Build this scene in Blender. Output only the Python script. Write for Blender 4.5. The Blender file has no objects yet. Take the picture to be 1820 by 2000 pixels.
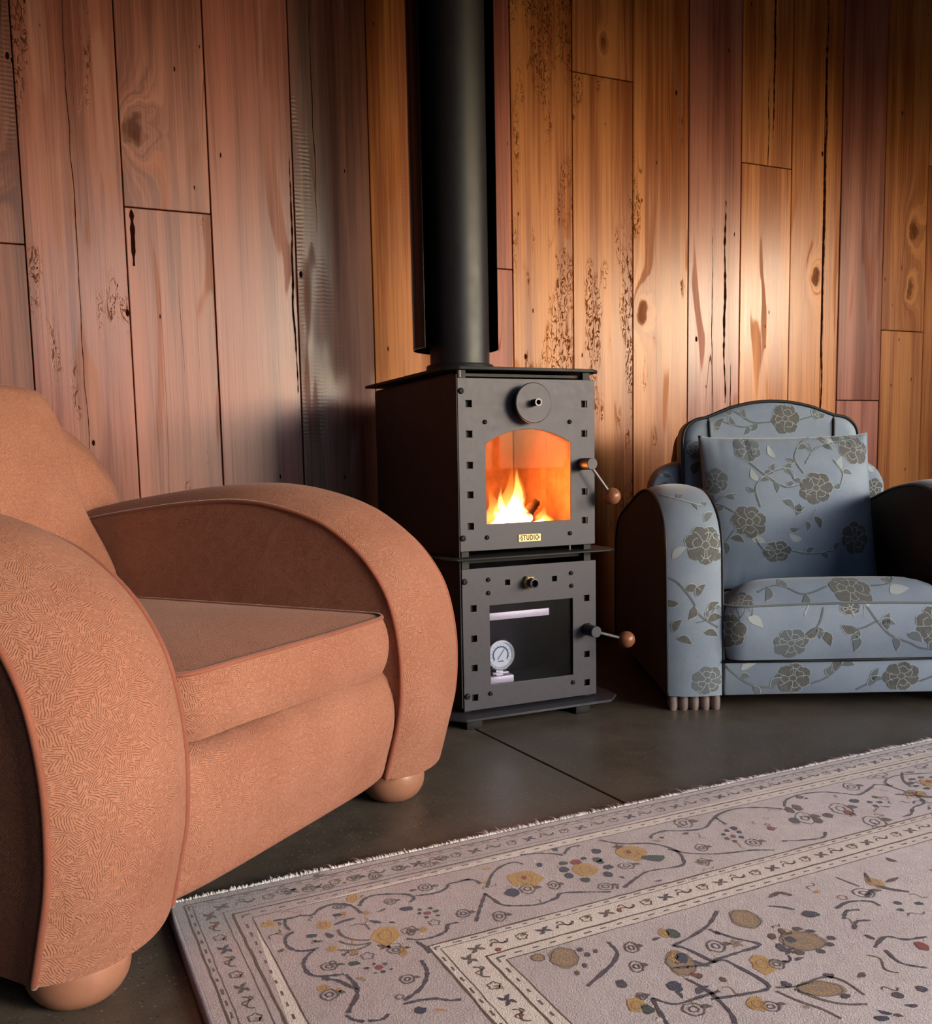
import bpy, bmesh, math, random
from mathutils import Vector, Matrix
from mathutils.bvhtree import BVHTree

scene = bpy.context.scene
COL = scene.collection
random.seed(7)
PI = math.pi

# ------------------------------------------------------------------ camera
HEAD, PITCH, ROLL, EYE = math.radians(24.0), math.radians(-6.1), math.radians(1.1), 0.685
F_PX, IMG_W, IMG_H, PP_Y = 1822.0, 1820.0, 2000.0, 1091.0
_f0 = Vector((math.sin(HEAD), math.cos(HEAD), 0)); _r0 = Vector((math.cos(HEAD), -math.sin(HEAD), 0)); _u0 = Vector((0, 0, 1))
_fwd = math.cos(PITCH) * _f0 + math.sin(PITCH) * _u0
_up = -math.sin(PITCH) * _f0 + math.cos(PITCH) * _u0
_R = math.cos(ROLL) * _r0 - math.sin(ROLL) * _up
_U = _R.cross(_fwd)
cam_data = bpy.data.cameras.new('camera'); cam = bpy.data.objects.new('camera', cam_data); COL.objects.link(cam)
m = Matrix((( _R.x, _U.x, -_fwd.x, 0), (_R.y, _U.y, -_fwd.y, 0), (_R.z, _U.z, -_fwd.z, EYE), (0, 0, 0, 1)))
cam.matrix_world = m
cam_data.sensor_fit = 'HORIZONTAL'; cam_data.sensor_width = 36.0; cam_data.lens = 36.0 * F_PX / IMG_W
cam_data.shift_y = (PP_Y - IMG_H / 2) / IMG_W
cam_data.clip_start = 0.02
scene.camera = cam

# ------------------------------------------------------------------ world, window light, exposure
ROOM = dict(x0=-1.9, x1=4.7, y0=-2.6, y1=2.98, h=2.6)
WIN_R = dict(y0=-2.0, y1=0.95, z0=1.30, z1=2.12)      # window in the right wall
WIN_F = dict(x0=2.25, x1=4.5, z0=0.55, z1=2.45)        # wide window in the wall behind the camera
WIN_G = dict(x0=0.10, x1=1.50, z0=1.60, z1=2.40)       # small window beside it
world = bpy.data.worlds.new('sky'); scene.world = world; world.use_nodes = True
_wn = world.node_tree; _bg = _wn.nodes['Background']
_sky = _wn.nodes.new('ShaderNodeTexSky'); _sky.sky_type = 'NISHITA'; _sky.sun_disc = False
_sky.sun_elevation = math.radians(16.5); _sky.sun_rotation = math.radians(141); _sky.air_density = 1.0; _sky.dust_density = 3.0; _sky.ozone_density = 3.0
_hz = _wn.nodes.new('ShaderNodeHueSaturation'); _hz.inputs['Saturation'].default_value = 1.0     # hazy, half clouded sky
_wn.links.new(_sky.outputs[0], _hz.inputs['Color']); _wn.links.new(_hz.outputs[0], _bg.inputs[0]); _bg.inputs[1].default_value = 1.0
def portal(name, loc, rot, sx, sy):
    """marks a window opening so that sky light is sampled through it"""
    d = bpy.data.lights.new(name, 'AREA'); d.shape = 'RECTANGLE'; d.size = sx; d.size_y = sy; d.cycles.is_portal = True
    o = bpy.data.objects.new(name, d); COL.objects.link(o); o.location = loc; o.rotation_euler = rot
    return o
portal('daylight_side_window', (ROOM['x1'] + 0.13, (WIN_R['y0'] + WIN_R['y1']) / 2, (WIN_R['z0'] + WIN_R['z1']) / 2),
     (0, math.radians(90), 0), WIN_R['z1'] - WIN_R['z0'], WIN_R['y1'] - WIN_R['y0'])
for _i, _w in enumerate((WIN_F, WIN_G)):
    portal('daylight_rear_window', ((_w['x0'] + _w['x1']) / 2, ROOM['y0'] - 0.13, (_w['z0'] + _w['z1']) / 2),
           (math.radians(90), 0, 0), _w['x1'] - _w['x0'], _w['z1'] - _w['z0'])
vs = scene.view_settings
vs.view_transform = 'Standard'; vs.look = 'None'; vs.gamma = 1.0; vs.use_curve_mapping = False
vs.exposure = 0.40
scene.display_settings.display_device = 'sRGB'
cy = scene.cycles
cy.max_bounces = 4; cy.diffuse_bounces = 2; cy.glossy_bounces = 3; cy.transmission_bounces = 3; cy.volume_bounces = 0; cy.transparent_max_bounces = 8
cy.use_adaptive_sampling = True; cy.adaptive_threshold = 0.04; cy.caustics_reflective = False; cy.caustics_refractive = False

# ------------------------------------------------------------------ object helpers
def link(o, parent=None):
    COL.objects.link(o)
    if parent: o.parent = parent
    return o
def tag(o, label=None, category=None, group=None, kind=None):
    if label: o['label'] = label
    if category: o['category'] = category
    if group: o['group'] = group
    if kind: o['kind'] = kind
    return o
def empty(name, loc=(0, 0, 0), rz=0.0):
    o = bpy.data.objects.new(name, None); COL.objects.link(o)
    o.location = loc; o.rotation_euler = (0, 0, rz); o.empty_display_size = 0.1
    return o
def mesh_obj(name, verts, faces, mats, parent=None, smooth=False, uvs=None, mat_idx=None, auto=None, boxuv=False):
    me = bpy.data.meshes.new(name); me.from_pydata([tuple(v) for v in verts], [], faces); 
    if not isinstance(mats, (list, tuple)): mats = [mats]
    for mm in mats: me.materials.append(mm)
    if mat_idx: me.polygons.foreach_set('material_index', mat_idx)
    me.validate(); 
    if smooth: me.polygons.foreach_set('use_smooth', [True] * len(me.polygons))
    if uvs:
        l = me.uv_layers.new(name='UVMap')
        for p in me.polygons:
            for li in p.loop_indices: l.data[li].uv = uvs[me.loops[li].vertex_index]
    elif boxuv: box_uv(me)
    me.update()
    o = link(bpy.data.objects.new(name, me), parent)
    if auto is not None:
        for p in me.polygons: p.use_smooth = True
        try: me.set_sharp_from_angle(angle=math.radians(auto))
        except Exception: pass
    return o
def box_uv(me):
    l = me.uv_layers.new(name='UVMap')
    for p in me.polygons:
        n = p.normal; ax = max(range(3), key=lambda i: abs(n[i]))
        for li in p.loop_indices:
            c = me.vertices[me.loops[li].vertex_index].co
            l.data[li].uv = ((c.y, c.z), (c.x, c.z), (c.x, c.y))[ax]
def bm_obj(name, bm, mats, parent=None, auto=30, boxuv=False):
    bmesh.ops.recalc_face_normals(bm, faces=bm.faces)
    me = bpy.data.meshes.new(name); bm.to_mesh(me); bm.free()
    if not isinstance(mats, (list, tuple)): mats = [mats]
    for mm in mats: me.materials.append(mm)
    if auto is not None:
        for p in me.polygons: p.use_smooth = True
        me.set_sharp_from_angle(angle=math.radians(auto))
    if boxuv: box_uv(me)
    return link(bpy.data.objects.new(name, me), parent)
def bm_box(x0, x1, y0, y1, z0, z1, bevel=0.0, seg=2, bm=None):
    own = bm is None
    if own: bm = bmesh.new()
    r = bmesh.ops.create_cube(bm, size=1.0)
    for v in r['verts']:
        v.co = Vector((x0 + (v.co.x + .5) * (x1 - x0), y0 + (v.co.y + .5) * (y1 - y0), z0 + (v.co.z + .5) * (z1 - z0)))
    if bevel > 0:
        es = list({e for v in r['verts'] for e in v.link_edges})
        bmesh.ops.bevel(bm, geom=es, offset=bevel, segments=seg, affect='EDGES', profile=0.5)
    return bm
def bm_cyl(p0, p1, r0, r1=None, seg=24, bm=None, cap=True):
    if bm is None: bm = bmesh.new()
    if r1 is None: r1 = r0
    p0, p1 = Vector(p0), Vector(p1); d = p1 - p0
    q = Vector((0, 0, 1)).rotation_difference(d.normalized()).to_matrix().to_4x4()
    M = Matrix.Translation((p0 + p1) / 2) @ q
    bmesh.ops.create_cone(bm, cap_ends=cap, segments=seg, radius1=r0, radius2=r1, depth=d.length, matrix=M)
    return bm
def lathe(profile, seg=32, center=(0, 0, 0), axis='z', bm=None):
    """profile: (r, h) list; axis z, or 'y' (pointing to -y)"""
    if bm is None: bm = bmesh.new()
    rings = []
    for r, h in profile:
        ring = []
        if r < 1e-6:
            ring = [(0, 0, h)]
        else:
            for i in range(seg):
                a = 2 * PI * i / seg; ring.append((r * math.cos(a), r * math.sin(a), h))
        out = []
        for x, y, z in ring:
            if axis == 'y': x, y, z = x, -z, y
            out.append(bm.verts.new((center[0] + x, center[1] + y, center[2] + z)))
        rings.append(out)
    for a, b in zip(rings, rings[1:]):
        for i in range(seg):
            j = (i + 1) % seg
            if len(a) == 1 and len(b) == 1: continue
            if len(a) == 1: bm.faces.new((a[0], b[i], b[j]))
            elif len(b) == 1: bm.faces.new((a[i], a[j], b[0]))
            else: bm.faces.new((a[i], a[j], b[j], b[i]))
    return bm
def catmull(pts, n=8, closed=False):
    out = []; L = len(pts)
    rng = range(L if closed else L - 1)
    for i in rng:
        p0 = pts[(i - 1) % L] if closed or i > 0 else pts[0]
        p1 = pts[i]; p2 = pts[(i + 1) % L]
        p3 = pts[(i + 2) % L] if closed or i + 2 < L else pts[-1]
        for k in range(n):
            t = k / n
            out.append(tuple(0.5 * ((2 * b) + (-a + c) * t + (2 * a - 5 * b + 4 * c - d) * t * t + (-a + 3 * b - 3 * c + d) * t ** 3)
                             for a, b, c, d in zip(p0, p1, p2, p3)))
    if not closed: out.append(tuple(pts[-1]))
    return out
def tube(name, pts, r, mat, parent=None, seg=8, closed=False, taper=None):
    pts = [Vector(p) for p in pts]; n = len(pts); V = []; Fc = []; uv = []
    prev = None; arc = 0
    for i, p in enumerate(pts):
        a = pts[i - 1] if (i > 0 or closed) else p; b = pts[(i + 1) % n] if (i < n - 1 or closed) else p
        t = (b - a).normalized()
        if prev is None:
            u = t.orthogonal().normalized()
        else:
            u = (prev - t * prev.dot(t)).normalized()
        prev = u; w = t.cross(u)
        rr = r * (taper(i / (n - 1)) if taper else 1)
        if i: arc += (p - pts[i - 1]).length
        for k in range(seg):
            an = 2 * PI * k / seg
            V.append(p + (u * math.cos(an) + w * math.sin(an)) * rr); uv.append((arc, k * r * 0.8))
    m_ = n if closed else n - 1
    for i in range(m_):
        for k in range(seg):
            j = (i + 1) % n; l = (k + 1) % seg
            Fc.append((i * seg + k, i * seg + l, j * seg + l, j * seg + k))
    if not closed:
        Fc.append(tuple(range(seg - 1, -1, -1))); Fc.append(tuple((n - 1) * seg + k for k in range(seg)))
    return mesh_obj(name, V, Fc, mat, parent, smooth=True, uvs=uv)
def plate(name, outer, holes, y0, y1, mat, parent=None, bevel=0.0008):
    """flat sheet in the x-z plane with holes, thickness y0..y1"""
    cu = bpy.data.curves.new(name, 'CURVE'); cu.dimensions = '2D'; cu.fill_mode = 'BOTH'
    for loop in [outer] + holes:
        sp = cu.splines.new('POLY'); sp.points.add(len(loop) - 1)
        for q, (x, z) in zip(sp.points, loop): q.co = (x, z, 0, 1)
        sp.use_cyclic_u = True
    cu.extrude = (y1 - y0) / 2 - bevel; cu.bevel_depth = bevel; cu.bevel_resolution = 1; cu.offset = -bevel
    tmp = bpy.data.objects.new('tmp', cu); COL.objects.link(tmp)
    dg = bpy.context.evaluated_depsgraph_get(); me = bpy.data.meshes.new_from_object(tmp.evaluated_get(dg))
    bpy.data.objects.remove(tmp); bpy.data.curves.remove(cu)
    for v in me.vertices:
        x, z, e = v.co; v.co = (x, (y0 + y1) / 2 - e, z)
    me.materials.clear(); me.materials.append(mat); me.name = name
    return link(bpy.data.objects.new(name, me), parent)
def hplate(name, outer, z0, z1, mat, parent=None, bevel=0.001):
    bm = bmesh.new(); vs_ = [bm.verts.new((x, y, z0)) for x, y in outer]; f = bm.faces.new(vs_)
    r = bmesh.ops.extrude_face_region(bm, geom=[f])
    for e in r['geom']:
        if isinstance(e, bmesh.types.BMVert): e.co.z = z1
    bmesh.ops.recalc_face_normals(bm, faces=bm.faces)
    bmesh.ops.bevel(bm, geom=list(bm.edges), offset=bevel, segments=1, affect='EDGES')
    return bm_obj(name, bm, mat, parent, auto=30)
def copy_of(o, parent=None, loc=None):
    c = o.copy(); COL.objects.link(c); c.parent = parent
    if loc is not None: c.location = loc
    return c

# ------------------------------------------------------------------ node helpers
class S:
    """a socket with arithmetic"""
    def __init__(s, nt, sock): s.nt, s.s = nt, sock
    def _m(s, op, *o):
        n = s.nt.nodes.new('ShaderNodeMath'); n.operation = op
        for i, a in enumerate((s,) + o):
            if isinstance(a, S): s.nt.links.new(a.s, n.inputs[i])
            else: n.inputs[i].default_value = a
        return S(s.nt, n.outputs[0])
    def __add__(s, o): return s._m('ADD', o)
    __radd__ = __add__
    def __sub__(s, o): return s._m('SUBTRACT', o)
    def __rsub__(s, o): return (s * -1.0) + o
    def __mul__(s, o): return s._m('MULTIPLY', o)
    __rmul__ = __mul__
    def __truediv__(s, o): return s._m('DIVIDE', o)
    def abs(s): return s._m('ABSOLUTE')
    def sin(s): return s._m('SINE')
    def cos(s): return s._m('COSINE')
    def exp(s): return s._m('EXPONENT')
    def sqrt(s): return s._m('SQRT')
    def pow(s, o): return s._m('POWER', o)
    def min(s, o): return s._m('MINIMUM', o)
    def max(s, o): return s._m('MAXIMUM', o)
    def gt(s, o): return s._m('GREATER_THAN', o)
    def step(s, a, b, lo=0.0, hi=1.0):
        n = s.nt.nodes.new('ShaderNodeMapRange'); n.interpolation_type = 'SMOOTHSTEP'
        s.nt.links.new(s.s, n.inputs[0])
        for i, v in zip((1, 2, 3, 4), (a, b, lo, hi)): n.inputs[i].default_value = v
        return S(s.nt, n.outputs[0])
class Mat:
    def __init__(self, name):
        self.m = bpy.data.materials.new(name); self.m.use_nodes = True; self.nt = self.m.node_tree
        self.b = self.nt.nodes['Principled BSDF']; self.out = self.nt.nodes['Material Output']
    def new(self, t): return self.nt.nodes.new(t)
    def w(self, sock): return S(self.nt, sock)
    def lk(self, a, b): self.nt.links.new(a.s if isinstance(a, S) else a, b)
    def coord(self, kind='Object'):
        return self.new('ShaderNodeTexCoord').outputs[kind]
    def sep(self, v):
        n = self.new('ShaderNodeSeparateXYZ'); self.lk(v, n.inputs[0]); return [self.w(o) for o in n.outputs]
    def comb(self, x=0.0, y=0.0, z=0.0):
        n = self.new('ShaderNodeCombineXYZ')
        for i, a in enumerate((x, y, z)):
            if isinstance(a, S): self.lk(a, n.inputs[i])
            else: n.inputs[i].default_value = a
        return n.outputs[0]
    def noise(self, vec, scale=1.0, detail=3.0, rough=0.5, dist=0.0, out='Fac'):
        n = self.new('ShaderNodeTexNoise'); self.lk(vec, n.inputs['Vector'])
        n.inputs['Scale'].default_value = scale; n.inputs['Detail'].default_value = detail
        n.inputs['Roughness'].default_value = rough; n.inputs['Distortion'].default_value = dist
        o = n.outputs[out if out in n.outputs else 0]
        return self.w(o)
    def voronoi(self, vec, scale, rnd=1.0, feature='F1', dim='3D'):
        n = self.new('ShaderNodeTexVoronoi'); n.voronoi_dimensions = dim; n.feature = feature
        self.lk(vec, n.inputs['Vector']); n.inputs['Scale'].default_value = scale; n.inputs['Randomness'].default_value = rnd
        return n
    def ramp(self, fac, stops):
        n = self.new('ShaderNodeValToRGB'); self.lk(fac, n.inputs[0]); e = n.color_ramp.elements
        while len(e) < len(stops): e.new(0.5)
        for el, (p, c) in zip(e, stops): el.position = p; el.color = (c[0], c[1], c[2], 1)
        return n.outputs[0]
    def mix(self, fac, a, b, mode='MIX'):
        n = self.new('ShaderNodeMix'); n.data_type = 'RGBA'; n.blend_type = mode
        for sock, v in ((n.inputs[0], fac), (n.inputs[6], a), (n.inputs[7], b)):
            if isinstance(v, S): self.lk(v, sock)
            elif isinstance(v, (int, float)): sock.default_value = v
            elif isinstance(v, (tuple, list)): sock.default_value = (v[0], v[1], v[2], 1)
            else: self.nt.links.new(v, sock)
        return n.outputs[2]
    def bump(self, h, strength=0.3, dist=0.001):
        n = self.new('ShaderNodeBump'); n.inputs['Strength'].default_value = strength; n.inputs['Distance'].default_value = dist
        self.lk(h, n.inputs['Height']); self.nt.links.new(n.outputs[0], self.b.inputs['Normal']); return n
    def set(self, **k):
        for key, v in k.items():
            sock = self.b.inputs[{'color': 'Base Color', 'rough': 'Roughness', 'metal': 'Metallic', 'spec': 'Specular IOR Level',
                                  'sheen': 'Sheen Weight', 'sheen_r': 'Sheen Roughness', 'sheen_tint': 'Sheen Tint', 'coat': 'Coat Weight', 'coat_r': 'Coat Roughness',
                                  'em': 'Emission Color', 'em_s': 'Emission Strength', 'trans': 'Transmission Weight', 'alpha': 'Alpha'}[key]]
            if isinstance(v, S): self.lk(v, sock)
            elif isinstance(v, (int, float)): sock.default_value = v
            elif isinstance(v, (tuple, list)): sock.default_value = (v[0], v[1], v[2], 1)
            else: self.nt.links.new(v, sock)
        return self
def srgb(r, g, b):
    f = lambda c: (c / 255) / 12.92 if c / 255 <= .04045 else ((c / 255 + .055) / 1.055) ** 2.4
    return (f(r), f(g), f(b))

# ------------------------------------------------------------------ materials
def wood_mat(name, dark, light, seed, knots=(), gloss=0.30, worm=0.0, saw=0.0, streak=0.5, cracks=(), contrast=1.0, spec=0.35):
    M = Mat(name); x, y, z = M.sep(M.coord('Object'))
    ring = x * 9.0
    core = None
    for kx, kz, r in knots:
        wob = M.noise(M.comb(x * 30.0, seed, z * 30.0), 1.0, 2) - 0.5
        wx = (M.noise(M.comb(x * 14.0, seed + 3.0, z * 14.0), 1.0, 2) - 0.5) * (r * 1.6)
        d2 = ((x - kx + wx) / r).pow(2.0) + ((z - kz + wx * 1.5) / (r * 1.9)).pow(2.0)
        g = (d2 * -0.40).exp()
        ring = ring + g * 1.5
        c = (d2 + wob * 0.9).step(0.75, 0.15); core = c if core is None else core.max(c)
    big = M.noise(M.comb(ring * 1.6 + seed * 7.31, seed * 1.7, z * 0.45 + seed * 3.1), 0.9, 2, 0.55, 0.4)
    fine = M.noise(M.comb(ring * 9.0 + seed, y * 20.0, z * 1.3), 1.0, 3, 0.6)
    hair = M.noise(M.comb(x * 210.0, y * 60.0, z * 3.2 + seed), 1.0, 2, 0.6)
    blotch = M.noise(M.comb(x * 4.0 + seed * 2.3, y, z * 1.3), 1.0, 1, 0.5)
    f = ((big - 0.5) * 1.1 + (fine - 0.5) * streak * 1.2 + (hair - 0.5) * 0.5 + (blotch - 0.5) * 0.5) * contrast + 0.5
    col = M.ramp(f, [(0.08, [c * 0.72 for c in dark]), (0.36, dark), (0.64, light), (0.95, [min(1, c * 1.22) for c in light])])
    vd = M.voronoi(M.comb(x + seed, 0.0, z * 0.5 + seed), 8.0)
    pit = M.w(vd.outputs['Distance']).step(0.050, 0.036) * M.sep(vd.outputs['Color'])[0].gt(0.62)
    vd2 = M.voronoi(M.comb(x * 1.6 + seed * 2.0, 0.0, z * 0.5 - seed), 14.0)
    pit = pit.max(M.w(vd2.outputs['Distance']).step(0.07, 0.04) * M.sep(vd2.outputs['Color'])[1].gt(0.80))
    cr = (M.noise(M.comb(x * 10.0 + seed * 5.0, y, z * 0.35), 1.0, 1, 0.5, 0.3) - 0.5).abs().step(0.0035, 0.0)
    cr = cr * M.noise(M.comb(x * 3.0, seed * 9.0, z * 0.9), 1.0, 0).step(0.55, 0.68) * 0.7
    for cx_, za, zb, w in cracks:
        mid, hl = (za + zb) / 2, abs(za - zb) / 2
        wv = (M.noise(M.comb(cx_ * 31.0, seed, z * 5.0), 1.0, 1) - 0.5) * 0.022
        t = (z - mid).abs() / hl
        ww = (1.0 - t).max(0.0).sqrt() * w * 0.5 + (M.noise(M.comb(cx_, seed, z * 40.0), 1.0, 0) - 0.5) * w * 0.7
        cr = cr.max(((x - cx_ + wv).abs() - ww).step(0.0010, -0.0004) * t.step(1.0, 0.97))
    darkm = pit.max(cr)
    if core is not None: darkm = darkm.max(core * 0.55)
    h = hair * 0.45
    matte = M.noise(M.comb(ring * 1.4 + seed * 1.3, 2.0, z * 1.6 + seed), 1.0, 2, 0.55, 0.5).step(0.60, 0.64)
    rough = blotch * 0.12 + fine * 0.14 + matte * 0.26 + gloss - 0.05
    if worm > 0:
        wn = M.noise(M.comb(x * 62.0 + seed, y, z * 19.0), 1.0, 2.0, 0.5, 1.4)
        wl = (wn - 0.5).abs().step(0.045, 0.015)
        wm = M.noise(M.comb(x * 9.0 + seed * 3.0, 0.5, z * 2.0 + seed), 1.0, 2, 0.6).step(0.68 - worm * 0.28, 0.76 - worm * 0.28)
        wl = wl * wm
        darkm = darkm.max(wl * 0.75); h = h - wl * 1.2; rough = rough + wl * 0.4
    if saw > 0:
        sn = (z * 520.0 + M.noise(M.comb(x * 30.0, 0.0, z * 20.0), 1.0, 2) * 6.0).sin()
        sm = M.noise(M.comb(x * 8.0 + 4.0, seed, z * 1.5 + seed), 1.0, 2).step(0.50, 0.62)
        h = h + sn * sm * saw * 0.8; rough = rough + sm * 0.10 * saw
    col = M.mix(darkm, col, [c * 0.10 for c in dark])
    M.bump(h - pit * 1.5, 0.30, 0.0012)
    M.set(color=col, rough=rough + darkm * 0.6, spec=(1.0 - darkm) * spec)
    return M.m

def fern_mat(name, base, dark, light):
    M = Mat(name); uv = M.coord('UV')
    u, v, _ = M.sep(uv)
    wu = M.noise(M.comb(u * 45.0, v * 45.0, 1.0), 1.0, 2) - 0.5
    wv = M.noise(M.comb(u * 45.0, v * 45.0, 9.0), 1.0, 2) - 0.5
    u2 = u + wu * 0.010; v2 = v + wv * 0.010
    vec = M.comb(u2, v2, 0.0)
    vo = M.voronoi(vec, 40.0, 0.9, 'F1', '2D')
    px, py, _ = M.sep(vo.outputs['Position']); rnd, r2, _b = M.sep(vo.outputs['Color'])
    lx = u2 - px; ly = v2 - py; an = rnd * 6.2832
    s_ = lx * an.cos() + ly * an.sin(); t_ = ly * an.cos() - lx * an.sin()
    bend = t_.abs() * 1.1 + t_ * t_ * 10.0
    st = ((s_ - bend) * (2 * PI / 0.0043)).sin()
    brk = M.noise(M.comb(u * 190.0, v * 190.0, 4.0), 1.0, 1).step(0.34, 0.50)
    groove = (st.step(-0.05, -0.9) * brk).max(t_.abs().step(0.0011, 0.0004) * 0.4)
    fuzz = M.noise(M.comb(u * 620.0, v * 620.0, 0.0), 1.0, 2)
    big = M.noise(M.comb(u * 7.0, v * 7.0, 3.0), 1.0, 3)
    f = (big - 0.5) * 0.45 + (fuzz - 0.5) * 0.6 + 0.5
    col = M.mix(f.step(0.2, 0.85), base, light)
    col = M.mix(groove * 0.52, col, dark)
    M.bump(fuzz * 0.35 - groove * 1.0, 0.6, 0.0020)
    M.set(color=col, rough=0.92, spec=0.10, sheen=0.14, sheen_r=0.35, sheen_tint=(1.0, 0.72, 0.68))
    return M.m

def cloth_mat(name, c1, c2, scale=420.0, sheen=0.3, rough=0.75, spec=0.25, stripe=0.0):
    M = Mat(name); x, y, z = M.sep(M.coord('Object'))
    n1 = M.noise(M.comb(x * 9.0, y * 9.0, z * 9.0), 1.0, 3)
    w1 = (x * scale * 6.2832 * 0.5).sin() * (z * scale * 6.2832 * 0.5 + y * scale * 3.0).sin()
    n2 = M.noise(M.comb(x * 500.0, y * 500.0, z * (60.0 if stripe else 500.0)), 1.0, 2)
    col = M.mix(((n1 - 0.5) * 0.8 + (n2 - 0.5) * (0.7 + stripe) + 0.5).step(0.1, 0.9), c1, c2)
    M.bump(n2 * 0.7 + w1 * 0.2, 0.3, 0.0008)
    M.set(color=col, rough=rough, spec=spec, sheen=sheen, sheen_r=0.4)
    return M.m
def simple_mat(name, color, rough=0.5, metal=0.0, spec=0.5, var=0.15, scale=30.0, bump=0.0, bscale=300.0, coat=0.0):
    M = Mat(name); c = M.coord('Object')
    n = M.noise(c, scale, 4, 0.6)
    col = M.mix(n.step(0.25, 0.75), [k * (1 - var) for k in color], [min(1, k * (1 + var)) for k in color])
    M.set(color=col, rough=(n - 0.5) * 0.2 + rough, metal=metal, spec=spec, coat=coat)
    if bump > 0: M.bump(M.noise(c, bscale, 2), bump, 0.0005)
    return M.m
def glass_mat(name, tint, gloss_mix=0.08, rough=0.02):
    m_ = bpy.data.materials.new(name); m_.use_nodes = True; nt = m_.node_tree; nt.nodes.clear()
    out = nt.nodes.new('ShaderNodeOutputMaterial'); mx = nt.nodes.new('ShaderNodeMixShader')
    t = nt.nodes.new('ShaderNodeBsdfTransparent'); g = nt.nodes.new('ShaderNodeBsdfGlossy')
    t.inputs[0].default_value = (*tint, 1); g.inputs['Roughness'].default_value = rough; mx.inputs[0].default_value = gloss_mix
    nt.links.new(t.outputs[0], mx.inputs[1]); nt.links.new(g.outputs[0], mx.inputs[2]); nt.links.new(mx.outputs[0], out.inputs[0])
    return m_

PEACH = fern_mat('peach_chenille', srgb(148, 96, 78), srgb(84, 46, 40), srgb(178, 127, 106))
PEACH_PIPE = cloth_mat('peach_piping', srgb(120, 66, 52), srgb(150, 90, 70), 700)
BALL_WOOD = simple_mat('pale_turned_wood', srgb(158, 110, 90), 0.32, var=0.14, scale=14)
KNOB_WOOD = simple_mat('varnished_knob_wood', srgb(134, 84, 58), 0.35, var=0.25, scale=40)
BROCADE = cloth_mat('blue_grey_brocade', srgb(114, 128, 150), srgb(140, 152, 167), 500, 0.25, 0.6, 0.35)
BROC_DARK = cloth_mat('dark_woven_flower', srgb(82, 83, 84), srgb(108, 108, 106), 300, 0.3, 0.8, 0.2, 0.8)
BROC_LIGHT = cloth_mat('silver_woven_outline', srgb(148, 158, 164), srgb(172, 178, 178), 300, 0.2, 0.5, 0.4)
BROC_STEM = cloth_mat('grey_woven_stem', srgb(88, 96, 104), srgb(108, 114, 118), 300, 0.3, 0.7, 0.3)
BLACK_PIPE = simple_mat('black_piping', srgb(22, 22, 26), 0.55, var=0.2, scale=200)
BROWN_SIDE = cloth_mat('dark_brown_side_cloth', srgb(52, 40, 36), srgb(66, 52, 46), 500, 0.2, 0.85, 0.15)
FLUTE_WOOD = simple_mat('grey_waxed_wood', srgb(128, 112, 108), 0.4, var=0.2, scale=30)
STEEL = simple_mat('charcoal_stove_paint', srgb(60, 58, 67), 0.50, 0.35, 0.5, 0.10, 60.0, 0.12, 900.0)
STEEL_DARK = simple_mat('black_stove_paint', srgb(27, 26, 29), 0.6, 0.1, 0.4, 0.15, 25.0, 0.1, 700.0)
PIPE_MAT = simple_mat('black_flue_enamel', srgb(28, 28, 34), 0.45, 0.1, 0.5, 0.08, 20.0, 0.05, 500.0)
SHIELD_MAT = simple_mat('black_polished_shield', srgb(20, 20, 23), 0.12, 0.6, 0.5, 0.1, 10.0)
BARE = simple_mat('bare_steel', srgb(112, 108, 110), 0.5, 0.6, 0.5, 0.2, 120.0)
BRASS = simple_mat('brass', srgb(190, 168, 124), 0.4, 0.6, 0.5, 0.2, 80.0)
BADGE = simple_mat('brushed_brass_badge', srgb(190, 160, 120), 0.45, 0.7, 0.5, 0.1, 100.0)
INK = simple_mat('dark_ink', srgb(52, 36, 28), 0.6, 0.0, 0.3, 0.1)
CHROME = simple_mat('polished_chrome', srgb(205, 208, 214), 0.18, 1.0, 0.5, 0.08, 40.0)
DIAL = simple_mat('white_dial', srgb(206, 216, 226), 0.5, 0.0, 0.4, 0.05)
DIAL_INK = simple_mat('blue_grey_dial_ink', srgb(84, 100, 124), 0.6, 0.0, 0.3, 0.05)
FIREBRICK = simple_mat('sooty_firebrick', srgb(140, 104, 80), 0.9, 0.0, 0.2, 0.25, 18.0, 0.5, 120.0)
CHAR = simple_mat('charred_log', srgb(58, 44, 36), 0.9, 0.0, 0.2, 0.5, 40.0, 0.8, 90.0)
PANE = glass_mat('clear_glass', (0.98, 0.99, 1.0), 0.05)
STOVE_GLASS = glass_mat('stove_glass', (0.97, 0.94, 0.90), 0.004)
OVEN_GLASS = glass_mat('oven_glass', (0.90, 0.90, 0.94), 0.012, 0.25)
OVEN_BLACK = simple_mat('black_oven_interior', srgb(34, 33, 42), 0.9, 0.0, 0.1)  # one even near-black tone for the oven liner and shelf
RACK_MAT = simple_mat('dull_silver_rack', srgb(196, 190, 204), 0.45, 0.2, 0.5, 0.06)
DARK_WOOD = simple_mat('dark_room_boards', srgb(52, 33, 22), 0.6, var=0.3, scale=6.0)
FRAME_WOOD = simple_mat('window_frame_paint', srgb(120, 110, 100), 0.5, var=0.05)
CEIL = simple_mat('dim_ceiling_boards', srgb(52, 36, 27), 0.7, var=0.2, scale=4)
RECESS = simple_mat('dark_recess', srgb(20, 13, 9), 0.9, var=0.2)

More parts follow.
